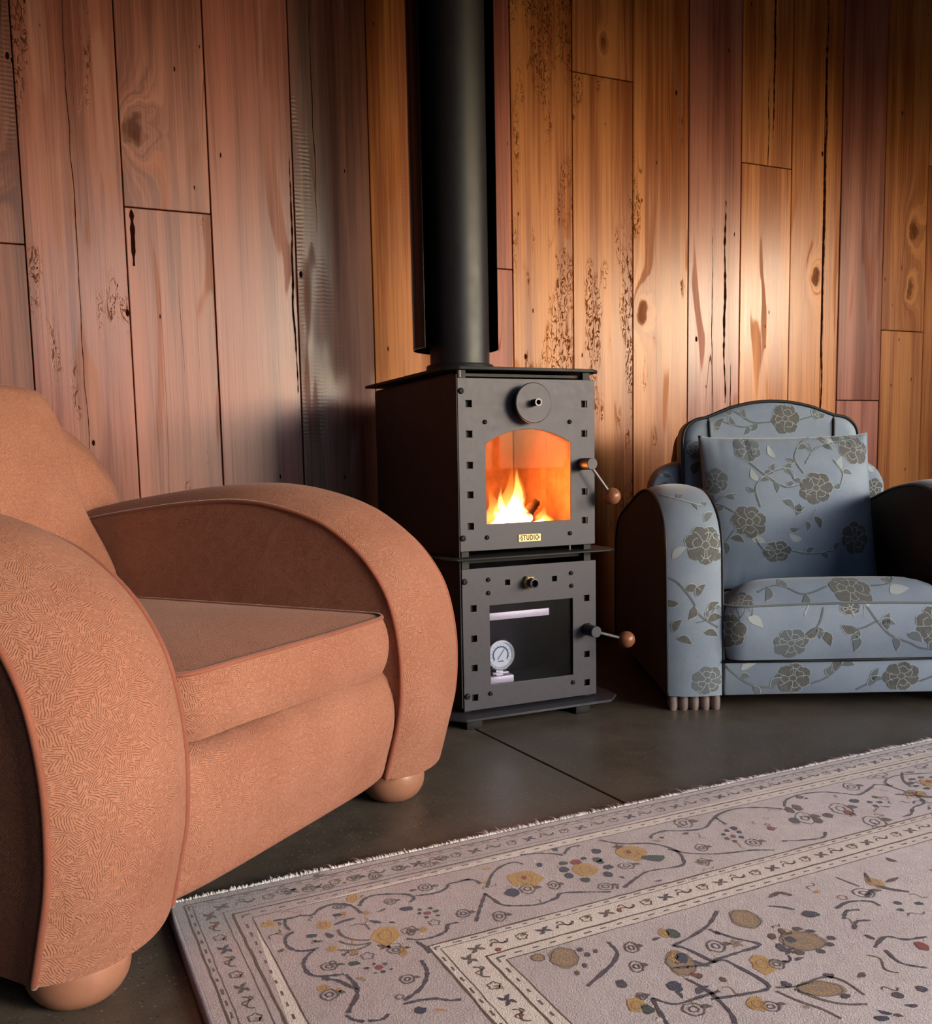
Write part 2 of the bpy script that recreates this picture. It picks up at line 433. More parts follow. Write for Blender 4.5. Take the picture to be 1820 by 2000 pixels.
def concrete():
    M = Mat('polished_dark_concrete'); c = M.coord('Object')
    n1 = M.noise(c, 3.0, 4, 0.6); n2 = M.noise(c, 260.0, 2, 0.6); n3 = M.noise(c, 22.0, 3, 0.6)
    vo = M.voronoi(c, 130.0); sp = M.w(vo.outputs['Distance']).step(0.30, 0.16); rn = M.sep(vo.outputs['Color'])[0]
    f = (n1 - 0.5) * 0.8 + (n2 - 0.5) * 0.6 + (n3 - 0.5) * 0.5 + 0.5
    col = M.mix(f.step(0.1, 0.9), srgb(68, 62, 56), srgb(106, 97, 88))
    col = M.mix(sp * rn.gt(0.78) * 0.6, col, srgb(150, 142, 134))
    col = M.mix(sp * (1.0 - rn).gt(0.78) * 0.7, col, srgb(30, 27, 26))
    M.bump(n2 + n3 * 0.6, 0.12, 0.0006)
    M.set(color=col, rough=n1 * 0.2 + n3 * 0.12 + 0.22, spec=0.45)
    return M.m
CONCRETE = concrete()
CONCRETE_CUT = simple_mat('saw_cut', srgb(24, 22, 21), 0.9)

# ------------------------------------------------------------------ room shell
X0, X1, Y0, Y1, HC = ROOM['x0'], ROOM['x1'], ROOM['y0'], ROOM['y1'], ROOM['h']
# floor: base with sawn slabs on it
fl = bm_obj('floor', bm_box(X0 - .1, X1 + .14, Y0 - .14, Y1 + .12, -0.12, -0.006), CONCRETE_CUT); tag(fl, 'dark polished concrete floor with saw cut joints', kind='structure')
def cut_x(y): return 0.957 - 0.0835 * (y - 2.106)
g = 0.0028
ycut = -0.55
def slab(pts):
    o = hplate('slab', pts, -0.007, 0.0, CONCRETE, fl, bevel=0.0012); return o
def cx(y, off=0.0, s=0): return cut_x(y) + off + s * g
for a, b in ((Y0, ycut - g), (ycut + g, Y1)):
    slab([(X0, a), (cx(a, 0, -1), a), (cx(b, 0, -1), b), (X0, b)])
    slab([(cx(a, 0, 1), a), (cx(a, 2.75, -1), a), (cx(b, 2.75, -1), b), (cx(b, 0, 1), b)])
    slab([(cx(a, 2.75, 1), a), (X1, a), (X1, b), (cx(b, 2.75, 1), b)])
ce = bm_obj('ceiling', bm_box(X0 - .1, X1 + .14, Y0 - .14, Y1 + .12, HC, HC + .1), CEIL); tag(ce, 'dim timber ceiling of the room', kind='structure')
wl = bm_obj('wall_left', bm_box(X0 - .1, X0, Y0 - .14, Y1 + .12, 0, HC), DARK_WOOD); tag(wl, 'dark timber wall on the left side', kind='structure')
# right wall with window hole
bm = bmesh.new()
for z0, z1, y0, y1 in ((0, WIN_R['z0'], Y0 - .14, Y1 + .12), (WIN_R['z1'], HC, Y0 - .14, Y1 + .12), (WIN_R['z0'], WIN_R['z1'], Y0 - .14, WIN_R['y0']), (WIN_R['z0'], WIN_R['z1'], WIN_R['y1'], Y1 + .12)):
    bm_box(X1, X1 + .14, y0, y1, z0, z1, bm=bm)
wr = bm_obj('wall_right', bm, DARK_WOOD); tag(wr, 'dark timber wall with a wide window', kind='structure')
bm = bmesh.new()
_c = [X0, WIN_G['x0'], WIN_G['x1'], WIN_F['x0'], WIN_F['x1'], X1]
for k in (0, 2, 4): bm_box(_c[k], _c[k + 1], Y0 - .14, Y0, 0, HC, bm=bm)
for w in (WIN_F, WIN_G):
    bm_box(w['x0'], w['x1'], Y0 - .14, Y0, 0, w['z0'], bm=bm); bm_box(w['x0'], w['x1'], Y0 - .14, Y0, w['z1'], HC, bm=bm)
wf = bm_obj('wall_front', bm, DARK_WOOD); tag(wf, 'dark timber wall with a window behind the viewer', kind='structure')
def window(name, a0, a1, z0, z1, wallpos, axis, label):
    w = empty(name, (0, 0, 0)); tag(w, label, kind='structure')
    def bx(nm, s0, s1, d0, d1, zz0, zz1, mt):
        b = (d0, d1, s0, s1, zz0, zz1) if axis == 'x' else (s0, s1, d0, d1, zz0, zz1)
        return bm_obj(nm, bm_box(*b, bevel=0.003), mt, w)
    d0, d1 = (wallpos + .03, wallpos + .10) if axis == 'x' else (wallpos - .10, wallpos - .03)
    t = 0.05
    bx('frame_rail', a0, a1, d0, d1, z0, z0 + t, FRAME_WOOD); bx('frame_rail', a0, a1, d0, d1, z1 - t, z1, FRAME_WOOD)
    bx('frame_stile', a0, a0 + t, d0, d1, z0 + t, z1 - t, FRAME_WOOD); bx('frame_stile', a1 - t, a1, d0, d1, z0 + t, z1 - t, FRAME_WOOD)
    mid = (a0 + a1) / 2
    bx('mullion', mid - .02, mid + .02, d0, d1, z0 + t, z1 - t, FRAME_WOOD)
    dm = (d0 + d1) / 2
    for s0, s1 in ((a0 + t, mid - .02), (mid + .02, a1 - t)):
        bx('pane', s0, s1, dm - .002, dm + .002, z0 + t, z1 - t, PANE)
window('window_1', WIN_R['y0'], WIN_R['y1'], WIN_R['z0'], WIN_R['z1'], X1, 'x', 'wide window in the right wall')
window('window_2', WIN_F['x0'], WIN_F['x1'], WIN_F['z0'], WIN_F['z1'], Y0, 'y', 'wide window behind the viewer')
window('window_3', WIN_G['x0'], WIN_G['x1'], WIN_G['z0'], WIN_G['z1'], Y0, 'y', 'small window behind the viewer')

gr = bm_obj('ground', bm_box(-30, 30, -30, 30, -.5, -.13), simple_mat('dull_grass', srgb(60, 66, 44), .95, var=.3, scale=2)); tag(gr, 'dull ground outside the room', kind='structure')
# timber wall behind the stove: backing and individual boards
wb = bm_obj('wall_back', bm_box(X0, X1, Y1 + .016, Y1 + .12, 0, HC), RECESS); tag(wb, 'wall of wide varnished vertical timber boards', kind='structure')
gold_d, gold_l = srgb(146, 78, 36), srgb(192, 122, 68)
red_d, red_l = srgb(124, 66, 54), srgb(168, 104, 88)  # red-brown wood, shifted towards mauve to paint in the purple reflection
brn_d, brn_l = srgb(98, 52, 43), srgb(138, 84, 70)
def board(x0, x1, z0, z1, mt, jy=None):
    gp = 0.0016
    cxm, czm = (x0 + x1) / 2, (z0 + z1) / 2; w, h = x1 - x0 - 2 * gp, z1 - z0 - (2 * gp if z0 > 0 or z1 < HC else 0)
    dy = random.uniform(-0.0012, 0.0012) if jy is None else jy
    bm = bm_box(-w / 2, w / 2, 0, 0.02, -h / 2, h / 2, bevel=0.0016, seg=1)
    o = bm_obj('plank', bm, mt, wb, auto=20)
    o.location = (cxm, Y1 + dy, czm); o.rotation_euler = (random.uniform(-.0008, .0008), 0, random.uniform(-.004, .004))
    return o
spec = [  # x0, x1, splits, palette, options per piece (knots, cracks relative to the board's centre)
    (-0.265, -0.017, (1.31,), 'brn', [dict(gloss=.30), dict(gloss=.22, knots=[(.02, -.45, .035)], saw=.5)]),
    (-0.017, 0.253, (), 'red', [dict(gloss=.22, worm=.45, cracks=[(.0, -.9, 1.2, .002)])]),
    (0.253, 0.502, (1.438,), 'red', [dict(gloss=.27, worm=.15, cracks=[(-.108, .55, .72, .014)]), dict(gloss=.26, knots=[(-.085, -.36, .035)])]),
    (0.502, 0.759, (), 'red2', [dict(gloss=.24, cracks=[(.117, -.4, .35, .006)])]),
    (0.759, 1.011, (), 'brn', [dict(gloss=.24, saw=1.0, cracks=[(-.055, .1, .9, .002)])]),
    (1.011, 1.262, (), 'gold', [dict(gloss=.42, saw=.5)]),
    (1.262, 1.526, (1.338,), 'red2', [dict(gloss=.36), dict(gloss=.36)]),
    (1.526, 1.770, (), 'gold', [dict(gloss=.25, worm=1.0)]),
    (1.770, 2.026, (2.032,), 'gold', [dict(gloss=.24, worm=.7), dict(gloss=.34, knots=[(0.0, .08, .018), (0.0, -.17, .012)])]),
    (2.026, 2.276, (), 'gold', [dict(gloss=.22, knots=[(-.08, -.08, .03)], worm=.25)]),
    (2.276, 2.525, (), 'red', [dict(gloss=.21, cracks=[(.052, -.42, .36, .011), (-.008, -.5, .25, .003), (.085, -.7, -.25, .004)])]),
    (2.525, 2.777, (1.805,), 'gold', [dict(gloss=.22), dict(gloss=.3, cracks=[(.03, -.3, .5, .009), (.005, -.42, -.05, .005)])]),
    (2.777, 2.949, (), 'gold', [dict(gloss=.26, knots=[(.045, .09, .026)])]),
    (2.949, 3.041, (), 'gold', [dict(gloss=.26, cracks=[(-.04, -.9, 1.3, .010)])]),
    (3.041, 3.285, (0.90,), 'red', [dict(gloss=.34), dict(gloss=.26)]),
    (3.285, 3.539, (1.198,), 'gold', [dict(gloss=.36), dict(gloss=.30, knots=[(.045, -.28, .035), (.035, -.52, .026)])]),
    (3.539, 3.79, (1.9,), 'gold', [dict(gloss=.32), dict(gloss=.34)]),
]
pal = {'gold': (gold_d, gold_l), 'red': (red_d, red_l), 'red2': (srgb(126, 62, 50), srgb(166, 96, 80)), 'brn': (brn_d, brn_l)}
sd = 0.0
for x0, x1, splits, pk, opts in spec:
    zs = [0.0] + list(splits) + [HC]
    for (za, zb), op in zip(zip(zs, zs[1:]), opts):
        sd += 1.37; d_, l_ = pal[pk]; j = random.uniform(0.9, 1.12)
        board(x0, x1, za, zb, wood_mat('board_wood', [c * j for c in d_], [c * j for c in l_], sd, spec=1.0 if x1 < 1.1 else .30, **op))
side_m = [wood_mat('board_wood', *pal[k], 40 + i * 2.1, gloss=.32) for i, k in enumerate(('red', 'gold', 'brn'))]
x = -0.265; i = 0
while x > X0 + .02:
    w = random.uniform(.22, .27); xa = max(x - w, X0)
    if xa - X0 < .06: xa = X0
    board(xa, x, 0, HC, side_m[i % 3]); x = xa; i += 1
x = 3.79
while x < X1 - .02:
    w = random.uniform(.22, .27); xb = min(x + w, X1)
    if X1 - xb < .06: xb = X1
    board(x, xb, 0, HC, side_m[(i + 1) % 3]); x = xb; i += 1

# ------------------------------------------------------------------ upholstery builders (local frame: x across, y backwards, z up)
def arm_solid(name, prof, a0, a1, crown, mat_band, mat_side, parent, rows=14, n=6):
    """prof: open (v, z) polyline from bottom front over the top down to bottom back; v is forward"""
    P = catmull(prof, n); N = len(P)
    nor = []
    for i in range(N):
        a = P[max(i - 1, 0)]; b = P[min(i + 1, N - 1)]
        tx, tz = b[0] - a[0], b[1] - a[1]; l = math.hypot(tx, tz) or 1
        nor.append((tz / l, -tx / l))
    arc = [0]
    for i in range(1, N): arc.append(arc[-1] + math.dist(P[i], P[i - 1]))
    V, uv, Fc, mi = [], [], [], []
    mid, half = (a0 + a1) / 2, (a1 - a0) / 2
    for i in range(N):
        for k in range(rows + 1):
            s = -1 + 2 * k / rows; s = math.sin(s * PI / 2) * 0.35 + s * 0.65
            c = crown * (1 - abs(s) ** 2.3)
            V.append((mid + s * half, -(P[i][0] + nor[i][0] * c), P[i][1] + nor[i][1] * c)); uv.append((mid + s * half, arc[i]))
    R = rows + 1
    for i in range(N - 1):
        for k in range(rows):
            Fc.append((i * R + k, i * R + k + 1, (i + 1) * R + k + 1, (i + 1) * R + k)); mi.append(0)
    cv = sum(p[0] for p in P) / N; cz = sum(p[1] for p in P) / N - .03
    for k, sgn in ((0, -1), (rows, 1)):
        prev = []
        for i in range(N):
            prev.append(len(V)); V.append(V[i * R + k]); uv.append((P[i][0] + 3, P[i][1]))
        for st in range(1, 5):
            t = st / 5; cur = []
            for i in range(N):
                b = 0.004 * math.sin(min(1, t * 1.6) * PI / 2)
                cur.append(len(V)); V.append((mid + sgn * (half + b), -(P[i][0] * (1 - t) + cv * t), P[i][1] * (1 - t) + cz * t)); uv.append((P[i][0] * (1 - t) + cv * t + 3, P[i][1] * (1 - t) + cz * t))
            for i in range(N):
                j = (i + 1) % N
                q = (prev[i], prev[j], cur[j], cur[i]); Fc.append(q if sgn > 0 else q[::-1]); mi.append(1)
            prev = cur
        c0 = len(V); V.append((mid + sgn * (half + .004), -cv, cz)); uv.append((cv + 3, cz))
        for i in range(N):
            j = (i + 1) % N; q = (prev[i], prev[j], c0); Fc.append(q if sgn > 0 else q[::-1]); mi.append(1)
    # bottom
    b0, b1 = [k for k in range(R)], [(N - 1) * R + k for k in range(R)]
    for k in range(rows): Fc.append((b0[k], b1[k], b1[k + 1], b0[k + 1])); mi.append(0)
    return mesh_obj(name, V, Fc, [mat_band, mat_side], parent, smooth=True, uvs=uv, mat_idx=mi, auto=50), P
def rrect(x0, x1, y0, y1, r, n=6):
    out = []
    for cx_, cy_, a0 in ((x1 - r, y1 - r, 0), (x0 + r, y1 - r, 90), (x0 + r, y0 + r, 180), (x1 - r, y0 + r, 270)):
        for k in range(n + 1):
            a = math.radians(a0 + 90 * k / n); out.append((cx_ + r * math.cos(a), cy_ + r * math.sin(a)))
    return out
def densify(loop, d):
    out = []
    for i, p in enumerate(loop):
        q = loop[(i + 1) % len(loop)]; L = math.dist(p, q); m_ = max(1, int(L / d))
        for k in range(m_): out.append((p[0] + (q[0] - p[0]) * k / m_, p[1] + (q[1] - p[1]) * k / m_))
    return out
def cushion(name, loop, z0, z1, crown, bulge, mat, parent, crown_b=0.0, rings=10, warp=None):
    """box cushion: plan loop (ccw), side wall z0..z1 with bulge, crowned top"""
    loop = densify(loop, 0.03); N = len(loop); V, uv, Fc = [], [], []
    cxm = sum(p[0] for p in loop) / N; cym = sum(p[1] for p in loop) / N
    nor = []
    for i in range(N):
        a, b = loop[i - 1], loop[(i + 1) % N]; tx, ty = b[0] - a[0], b[1] - a[1]; l = math.hypot(tx, ty) or 1; nor.append((ty / l, -tx / l))
    arc = [0]
    for i in range(1, N): arc.append(arc[-1] + math.dist(loop[i], loop[i - 1]))
    layers = []; breaks = []
    def add(pts, uvl): 
        base = len(V); V.extend(pts); uv.extend(uvl); layers.append(list(range(base, base + N)))
    for r in range(rings, 0, -1):
        t = r / (rings + 0.0); s = 1 - (1 - 1 / rings) * (t - 1 / rings) / (1 - 1 / rings) if rings > 1 else 1
        s = 1 - (r - 1) / rings * 0.98 if False else 1 - t * 0.97
        h = z0 - crown_b * (1 - s ** 2)
        add([(cxm + (p[0] - cxm) * s, cym + (p[1] - cym) * s, h) for p in loop], [(cxm + (p[0] - cxm) * s, cym + (p[1] - cym) * s + 2) for p in loop])
    add([(p[0], p[1], z0) for p in loop], [(p[0], p[1] + 2) for p in loop]); breaks.append(len(layers) - 1)
    K = 8
    for k in range(K + 1):
        t = k / K; b = bulge * math.sin(t * PI) ** 0.8 if 0 < k < K else 0
        add([(p[0] + n[0] * b, p[1] + n[1] * b, z0 + (z1 - z0) * t) for p, n in zip(loop, nor)], [(arc[i] + 4, z0 + (z1 - z0) * t) for i in range(N)])
    breaks.append(len(layers) - 1); add([(p[0], p[1], z1) for p in loop], [(p[0], p[1]) for p in loop])
    for r in range(1, rings + 1):
        t = r / rings; s = 1 - t * 0.97
        h = z1 + crown * (1 - s ** 2.4)
        add([(cxm + (p[0] - cxm) * s, cym + (p[1] - cym) * s, h) for p in loop], [(cxm + (p[0] - cxm) * s, cym + (p[1] - cym) * s) for p in loop])
    for li, (A, B) in enumerate(zip(layers, layers[1:])):
        if li in breaks: continue
        for i in range(N):
            j = (i + 1) % N; Fc.append((A[i], A[j], B[j], B[i]))
    Fc.append(tuple(layers[0][::-1])); Fc.append(tuple(layers[-1]))
    if warp: V = [warp(v) for v in V]
    o = mesh_obj(name, V, Fc, mat, parent, smooth=True, uvs=uv, auto=60)
    lo = [(p[0], p[1], z0) for p in loop]; hi = [(p[0], p[1], z1) for p in loop]
    if warp: lo = [warp(p) for p in lo]; hi = [warp(p) for p in hi]
    return o, lo, hi

# ------------------------------------------------------------------ peach club armchair
A1 = empty('club_armchair', (0.3375, 1.4664, 0), math.radians(39.05))
tag(A1, 'peach chenille club armchair with bulging rounded arms and wooden ball feet', 'armchair')
PROF = [(0.0, .08), (.019, .147), (.034, .205), (.04, .265), (.039, .328), (.027, .395), (.006, .448), (-.037, .504), (-.094, .548), (-.152, .576), (-.245, .600), (-.343, .609),
        (-.481, .602), (-.63, .585), (-.755, .567), (-.88, .54), (-.935, .50), (-.95, .42), (-.95, .25), (-.94, .085)]
for a0, a1 in ((-.50, -.2795), (.2795, .50)):
    arm, P = arm_solid('arm', PROF, a0, a1, 0.034, PEACH, PEACH, A1, rows=16, n=6)
    for a in (a0, a1):
        tube('piping', [(a, -p[0], p[1]) for p in P], 0.0048, PEACH_PIPE, arm, seg=8)
# front rail
rp = catmull([(-.02, .078), (.004, .084), (.02, .13), (.036, .19), (.035, .24), (.016, .284), (-.03, .297), (-.2, .30)], 6)
V, Fc, uv = [], [], []; nx = 28
arc = [0]
for i in range(1, len(rp)): arc.append(arc[-1] + math.dist(rp[i], rp[i - 1]))
for i, (v, z) in enumerate(rp):
    for k in range(nx + 1):
        s = -1 + 2 * k / nx; e = 0.012 * (1 - abs(s) ** 6) - 0.012
        wob = 0.0022 * math.sin(i * .55 + s * 3.0) * math.exp(-((z - .275) / .02) ** 2)
        V.append((s * .279, -(v + e + wob), z)); uv.append((s * .279 + 7, arc[i]))
for i in range(len(rp) - 1):
    for k in range(nx): Fc.append((i * (nx + 1) + k, i * (nx + 1) + k + 1, (i + 1) * (nx + 1) + k + 1, (i + 1) * (nx + 1) + k))
mesh_obj('front_rail', V, Fc, PEACH, A1, smooth=True, uvs=uv)
bm_obj('seat_base', bm_box(-.279, .279, .03, .93, .085, .297, bevel=.005), PEACH_PIPE, A1)
# seat cushion
lp = rrect(-.272, .272, -.026, .66, .045)
def seat_warp(p):
    x, y, z = p
    f = max(0.0, 1 - (y + .03) / .10)
    z2 = z - 0.004 * math.sin(x * 9) * (1 if z < .33 else .3)
    return (x, y - 0.006 * math.cos(x / .272 * PI / 2), z2)
sc, lo, hi = cushion('seat_cushion', lp, .303, .400, .022, .012, PEACH, A1, rings=12, warp=seat_warp)
tube('piping', hi, .0042, PEACH_PIPE, sc, closed=True)
# back cushion: outline in x-h, leaning
def slab_cushion(name, outline, lean, thick, bulge_f, mat, parent, edge=0.03, rings=9, puff=None):
    """outline: closed (x, z) loop; lean(z) -> y of mid plane; thickness tapered at the rim"""
    L = densify(outline, 0.02); N = len(L); cx_ = sum(p[0] for p in L) / N; cz_ = sum(p[1] for p in L) / N
    V, uv, Fc, layers = [], [], [], []
    def ring(s, off):
        b = len(V)
        for (x, z) in L:
            X, Z = cx_ + (x - cx_) * s, cz_ + (z - cz_) * s
            o_ = off + (puff(X, Z) if puff and off < 0 else 0)
            V.append((X, lean(Z) + o_, Z)); uv.append((X + (9 if off > 0 else 0), Z))
        layers.append(list(range(b, b + N)))
    h = thick / 2
    for r in range(rings, 0, -1):
        s = 1 - 0.97 * (r / rings); d = 1 - s; ring(s, h)
    ring(1 - edge * 0.6, h * 0.98); ring(1.0 - edge * .12, h * .62); ring(1.0, 0); ring(1.0 - edge * .12, -h * .62); ring(1 - edge * 0.6, -h * 0.98)
    for r in range(1, rings + 1):
        s = 1 - 0.97 * (r / rings); ring(s, -h - bulge_f * (1 - s ** 2.2))
    for A, B in zip(layers, layers[1:]):
        for i in range(N):
            j = (i + 1) % N; Fc.append((A[i], A[j], B[j], B[i]))
    Fc.append(tuple(layers[0][::-1])); Fc.append(tuple(layers[-1]))
    o = mesh_obj(name, V, Fc, mat, parent, smooth=True, uvs=uv)
    bm = bmesh.new(); bm.from_mesh(o.data); bmesh.ops.recalc_face_normals(bm, faces=bm.faces); bm.to_mesh(o.data); bm.free()
    return o
half = catmull([(0, .866), (.10, .865), (.20, .860), (.243, .852), (.256, .825), (.262, .775), (.262, .73), (.246, .66), (.244, .58), (.262, .50), (.268, .44), (.25, .405), (.12, .40), (0, .40)], 4)
outl = half + [(-x, z) for x, z in half[-2:0:-1]]
bc = slab_cushion('back_cushion', outl, lambda z: .70 + (z - .42) * .40 if z < .62 else .78 + (z - .62) * .46, .13, .028, PEACH, A1, edge=.10)
tube('piping', [(x, (.78 + (z - .62) * .46), z) for x, z in half[0:16]] , .004, PEACH_PIPE, bc)
half = catmull([(0, .822), (.16, .822), (.27, .805), (.345, .770), (.41, .715), (.455, .650), (.478, .58), (.485, .48), (.475, .3), (.46, .09), (.2, .085), (0, .085)], 4)
outl = half + [(-x, z) for x, z in half[-2:0:-1]]
slab_cushion('back_shell', outl, lambda z: .885 + max(0, z - .4) * .10, .17, .01, PEACH, A1, edge=.16)
def ball_foot(x, y, parent):
    prof = [(0, 0), (.034, .0), (.050, .008), (.062, .025), (.066, .045), (.062, .066), (.050, .082), (.044, .090), (0, .090)]
    return bm_obj('foot', lathe(catmull(prof, 3), 32, (x, y, 0)), BALL_WOOD, parent, auto=40)
for x, y in ((-.392, .055), (.392, .055), (-.392, .86), (.392, .86)): ball_foot(x, y, A1)

# ------------------------------------------------------------------ motif drawing (woven flowers, rug ornament)
class Motif:
    """collects flat coloured shapes in 2D; build() lays them on a surface"""
    def __init__(s, mats): s.mats = mats; s.v = []; s.f = []; s.m = []; s.l = []
    def fan(s, cxy, pts, m, lift=0.0, rings=2):
        N = len(pts); b = len(s.v); s.v.append(cxy); s.l.append(lift)
        for r in range(1, rings + 1):
            t = r / rings
            for p in pts: s.v.append((cxy[0] + (p[0] - cxy[0]) * t, cxy[1] + (p[1] - cxy[1]) * t)); s.l.append(lift)
        for i in range(N):
            j = (i + 1) % N; s.f.append((b, b + 1 + i, b + 1 + j)); s.m.append(m)
            for r in range(rings - 1):
                o = b + 1 + r * N; s.f.append((o + i, o + N + i, o + N + j, o + j)); s.m.append(m)
    def stroke(s, pts, w, m, lift=0.0003, closed=False, taper=False, jit=0.0):
        n = len(pts); b = len(s.v)
        for i, p in enumerate(pts):
            a = pts[i - 1] if (i or closed) else p; q = pts[(i + 1) % n] if (i < n - 1 or closed) else p
            tx, ty = q[0] - a[0], q[1] - a[1]; l = math.hypot(tx, ty) or 1
            ww = w * (math.sin(PI * (0.12 + 0.88 * (1 - i / max(1, n - 1)))) ** .6 if taper else 1) * (1 + random.uniform(-jit, jit)) / 2
            s.v.append((p[0] - ty / l * ww, p[1] + tx / l * ww)); s.v.append((p[0] + ty / l * ww, p[1] - tx / l * ww)); s.l += [lift, lift]
        for i in range(n if closed else n - 1):
            j = (i + 1) % n; s.f.append((b + 2 * i, b + 2 * i + 1, b + 2 * j + 1, b + 2 * j)); s.m.append(m)
    def flower(s, x, y, r, rot=0.0, n=6, fill=0, line=1, sq=1.0, lw=0.0015):
        N = 72; pts = []; ph = random.uniform(0, 6.28)
        for i in range(N):
            a = 2 * PI * i / N
            e = r * (.80 + .15 * abs(math.cos((a - rot) * n / 2)) + .045 * abs(math.cos((a - rot) * n * 1.5)) + .05 * math.sin(2 * a + ph))
            pts.append((x + e * math.cos(a), y + e * math.sin(a) * sq))
        s.fan((x, y), pts, fill, 0.0, 4)
        for k in range(n):                       # petal edges: curved, meeting the notch between two lobes
            a0 = rot + PI / n + 2 * PI * k / n; cv = random.uniform(-.35, .35)
            s.stroke([(x + t * r * math.cos(a0 + cv * math.sin(t * PI)), y + t * r * math.sin(a0 + cv * math.sin(t * PI)) * sq) for t in (.22, .38, .54, .70, .84)], lw, line)
            if k % 2 == 0:                       # an inner, overlapping petal
                am = a0 + PI / n; s.stroke([(x + r * .58 * math.cos(am + u) * (1 + .12 * math.cos(u * 5)), y + r * .58 * math.sin(am + u) * sq * (1 + .12 * math.cos(u * 5))) for u in [(-1 + i / 4) * PI / n * 1.1 for i in range(9)]], lw, line)
        h = N // 3; o = random.randrange(N); s.stroke([pts[(o + i) % N] for i in range(h + 14)], lw, line)
        cpts = [(x + .2 * r * math.cos(2 * PI * i / 12) * (1 + .1 * math.cos(i * 2)), y + .2 * r * math.sin(2 * PI * i / 12) * sq) for i in range(12)]
        s.stroke(cpts, lw, line, closed=True)
    def leaf(s, x, y, L, W, ang, fill=0, line=None, lw=0.0016, bend=.12):
        ca, sa = math.cos(ang), math.sin(ang); up, dn = [], []
        for i in range(9):
            t = i / 8; w = W / 2 * math.sin(PI * t ** .8) ; b = bend * L * math.sin(PI * t)
            for lst, sg in ((up, 1), (dn, -1)):
                px, py = t * L, b + sg * w; lst.append((x + px * ca - py * sa, y + px * sa + py * ca))
        pts = up + dn[-2:0:-1]; m_ = .5 * L; c = (x + m_ * ca - bend * L * sa, y + m_ * sa + bend * L * ca)
        s.fan(c, pts, fill, .0001)
        if line is not None: s.stroke(up, lw, line)
    def sprig(s, pts, w, stem, leaf_m, line=None, L=.035, W=.016, every=.045, start=.3):
        P = catmull(pts, 8); s.stroke(P, w, stem, .0002)
        acc = 0; side = 1; tot = sum(math.dist(a, b) for a, b in zip(P, P[1:])); run = 0
        for a, b in zip(P, P[1:]):
            d = math.dist(a, b); acc += d; run += d
            if acc > every and run > tot * start:
                acc = 0; an = math.atan2(b[1] - a[1], b[0] - a[0]) + side * .8
                s.leaf(b[0], b[1], L * random.uniform(.8, 1.15), W, an, leaf_m, line); side = -side
    def build(s, name, mapper, parent, lift=0.0007):
        V, ok = [], []
        for (x, y), l in zip(s.v, s.l):
            q = mapper(x, y, lift + l); ok.append(q is not None); V.append(q or (0, 0, 0))
        F, MI = [], []
        for f, m_ in zip(s.f, s.m):
            if all(ok[i] for i in f): F.append(f); MI.append(m_)
        if not F: return None
        o = mesh_obj(name, V, F, s.mats, parent, smooth=True, mat_idx=MI); o['kind'] = 'stuff'; return o
def surface_mapper(objs, direction, origin_fn, max_jump=0.04):
    trees = []
    for o in objs:
        me = o.data; trees.append(BVHTree.FromPolygons([v.co.copy() for v in me.vertices], [tuple(p.vertices) for p in me.polygons]))
    d = Vector(direction).normalized()
    def f(x, y, lift):
        o = Vector(origin_fn(x, y)); best = None
        for t in trees:
            loc, n, i, dist = t.ray_cast(o, d)
            if loc is not None and (best is None or dist < best[2]): best = (loc, n, dist)
        if best is None: return None
        loc, n, _ = best
        if n.dot(d) > 0: n = -n
        if n.dot(d) > -0.12: return None
        q = loc + n * lift; return (q.x, q.y, q.z)
    return f

# ------------------------------------------------------------------ blue-grey floral armchair
_a = math.radians(-24.0)
OB = (1.55 + .39 * math.cos(_a), 1.985 + .39 * math.sin(_a), 0)
A2 = empty('upholstered_armchair', OB, _a)
tag(A2, 'blue-grey floral brocade armchair with black piping and scalloped back', 'armchair')
BMATS = [BROC_DARK, BROC_LIGHT, BROC_STEM]
BPROF = [(-.006, .042), (-.012, .15), (-.020, .26), (-.028, .38), (-.036, .45), (-.068, .507), (-.125, .548), (-.19, .573), (-.26, .584), (-.33, .583), (-.435, .568), (-.56, .535), (-.68, .505), (-.80, .46), (-.855, .38), (-.865, .25), (-.865, .045)]
arms = []
for a0, a1 in ((-.465, -.315), (.315, .465)):
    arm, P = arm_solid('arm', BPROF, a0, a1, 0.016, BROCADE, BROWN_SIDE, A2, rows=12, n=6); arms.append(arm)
    for a in (a0, a1): tube('piping', [(a, -p[0], p[1]) for p in P], 0.0042, BLACK_PIPE, arm, seg=8)
rail = bm_obj('front_rail', bm_box(-.313, .313, .004, .06, .04, .131, bevel=.006), BROCADE, A2)
tube('piping', [(-.313, .002, .134), (-.1, .000, .133), (.1, .000, .133), (.313, .002, .134)], .0045, BLACK_PIPE, rail)
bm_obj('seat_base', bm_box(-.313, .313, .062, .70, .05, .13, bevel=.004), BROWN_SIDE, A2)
lp = rrect(-.311, .311, -.012, .60, .05)
seat, lo, hi = cushion('seat_cushion', lp, .139, .282, .058, .010, BROCADE, A2, rings=12, warp=lambda p: (p[0], p[1], p[2] + ((.006 * math.cos(p[0] / .31 * PI / 2) + .022 * math.exp(-((p[1] - .07) / .07) ** 2) * min(1, max(0, p[2] - .284) / .02) - .20 * max(0, p[1] - .10)) if p[2] > .25 else 0)))
tube('piping', hi, .0035, BROC_STEM, seat, closed=True)
def by(z): return .585 + (z - .5) * .10     # front face of the back
half = catmull([(0, .853), (.06, .849), (.13, .834), (.19, .811), (.205, .806)], 5) + catmull([(.207, .804), (.245, .796), (.272, .775), (.284, .745), (.287, .69), (.287, .5), (.287, .2)], 5)
outl = half + [(-x, z) for x, z in half[::-1] if x > 0]
bk = slab_cushion('backrest', outl, lambda z: by(z) + .06, .12, .012, BROCADE, A2, edge=.045)
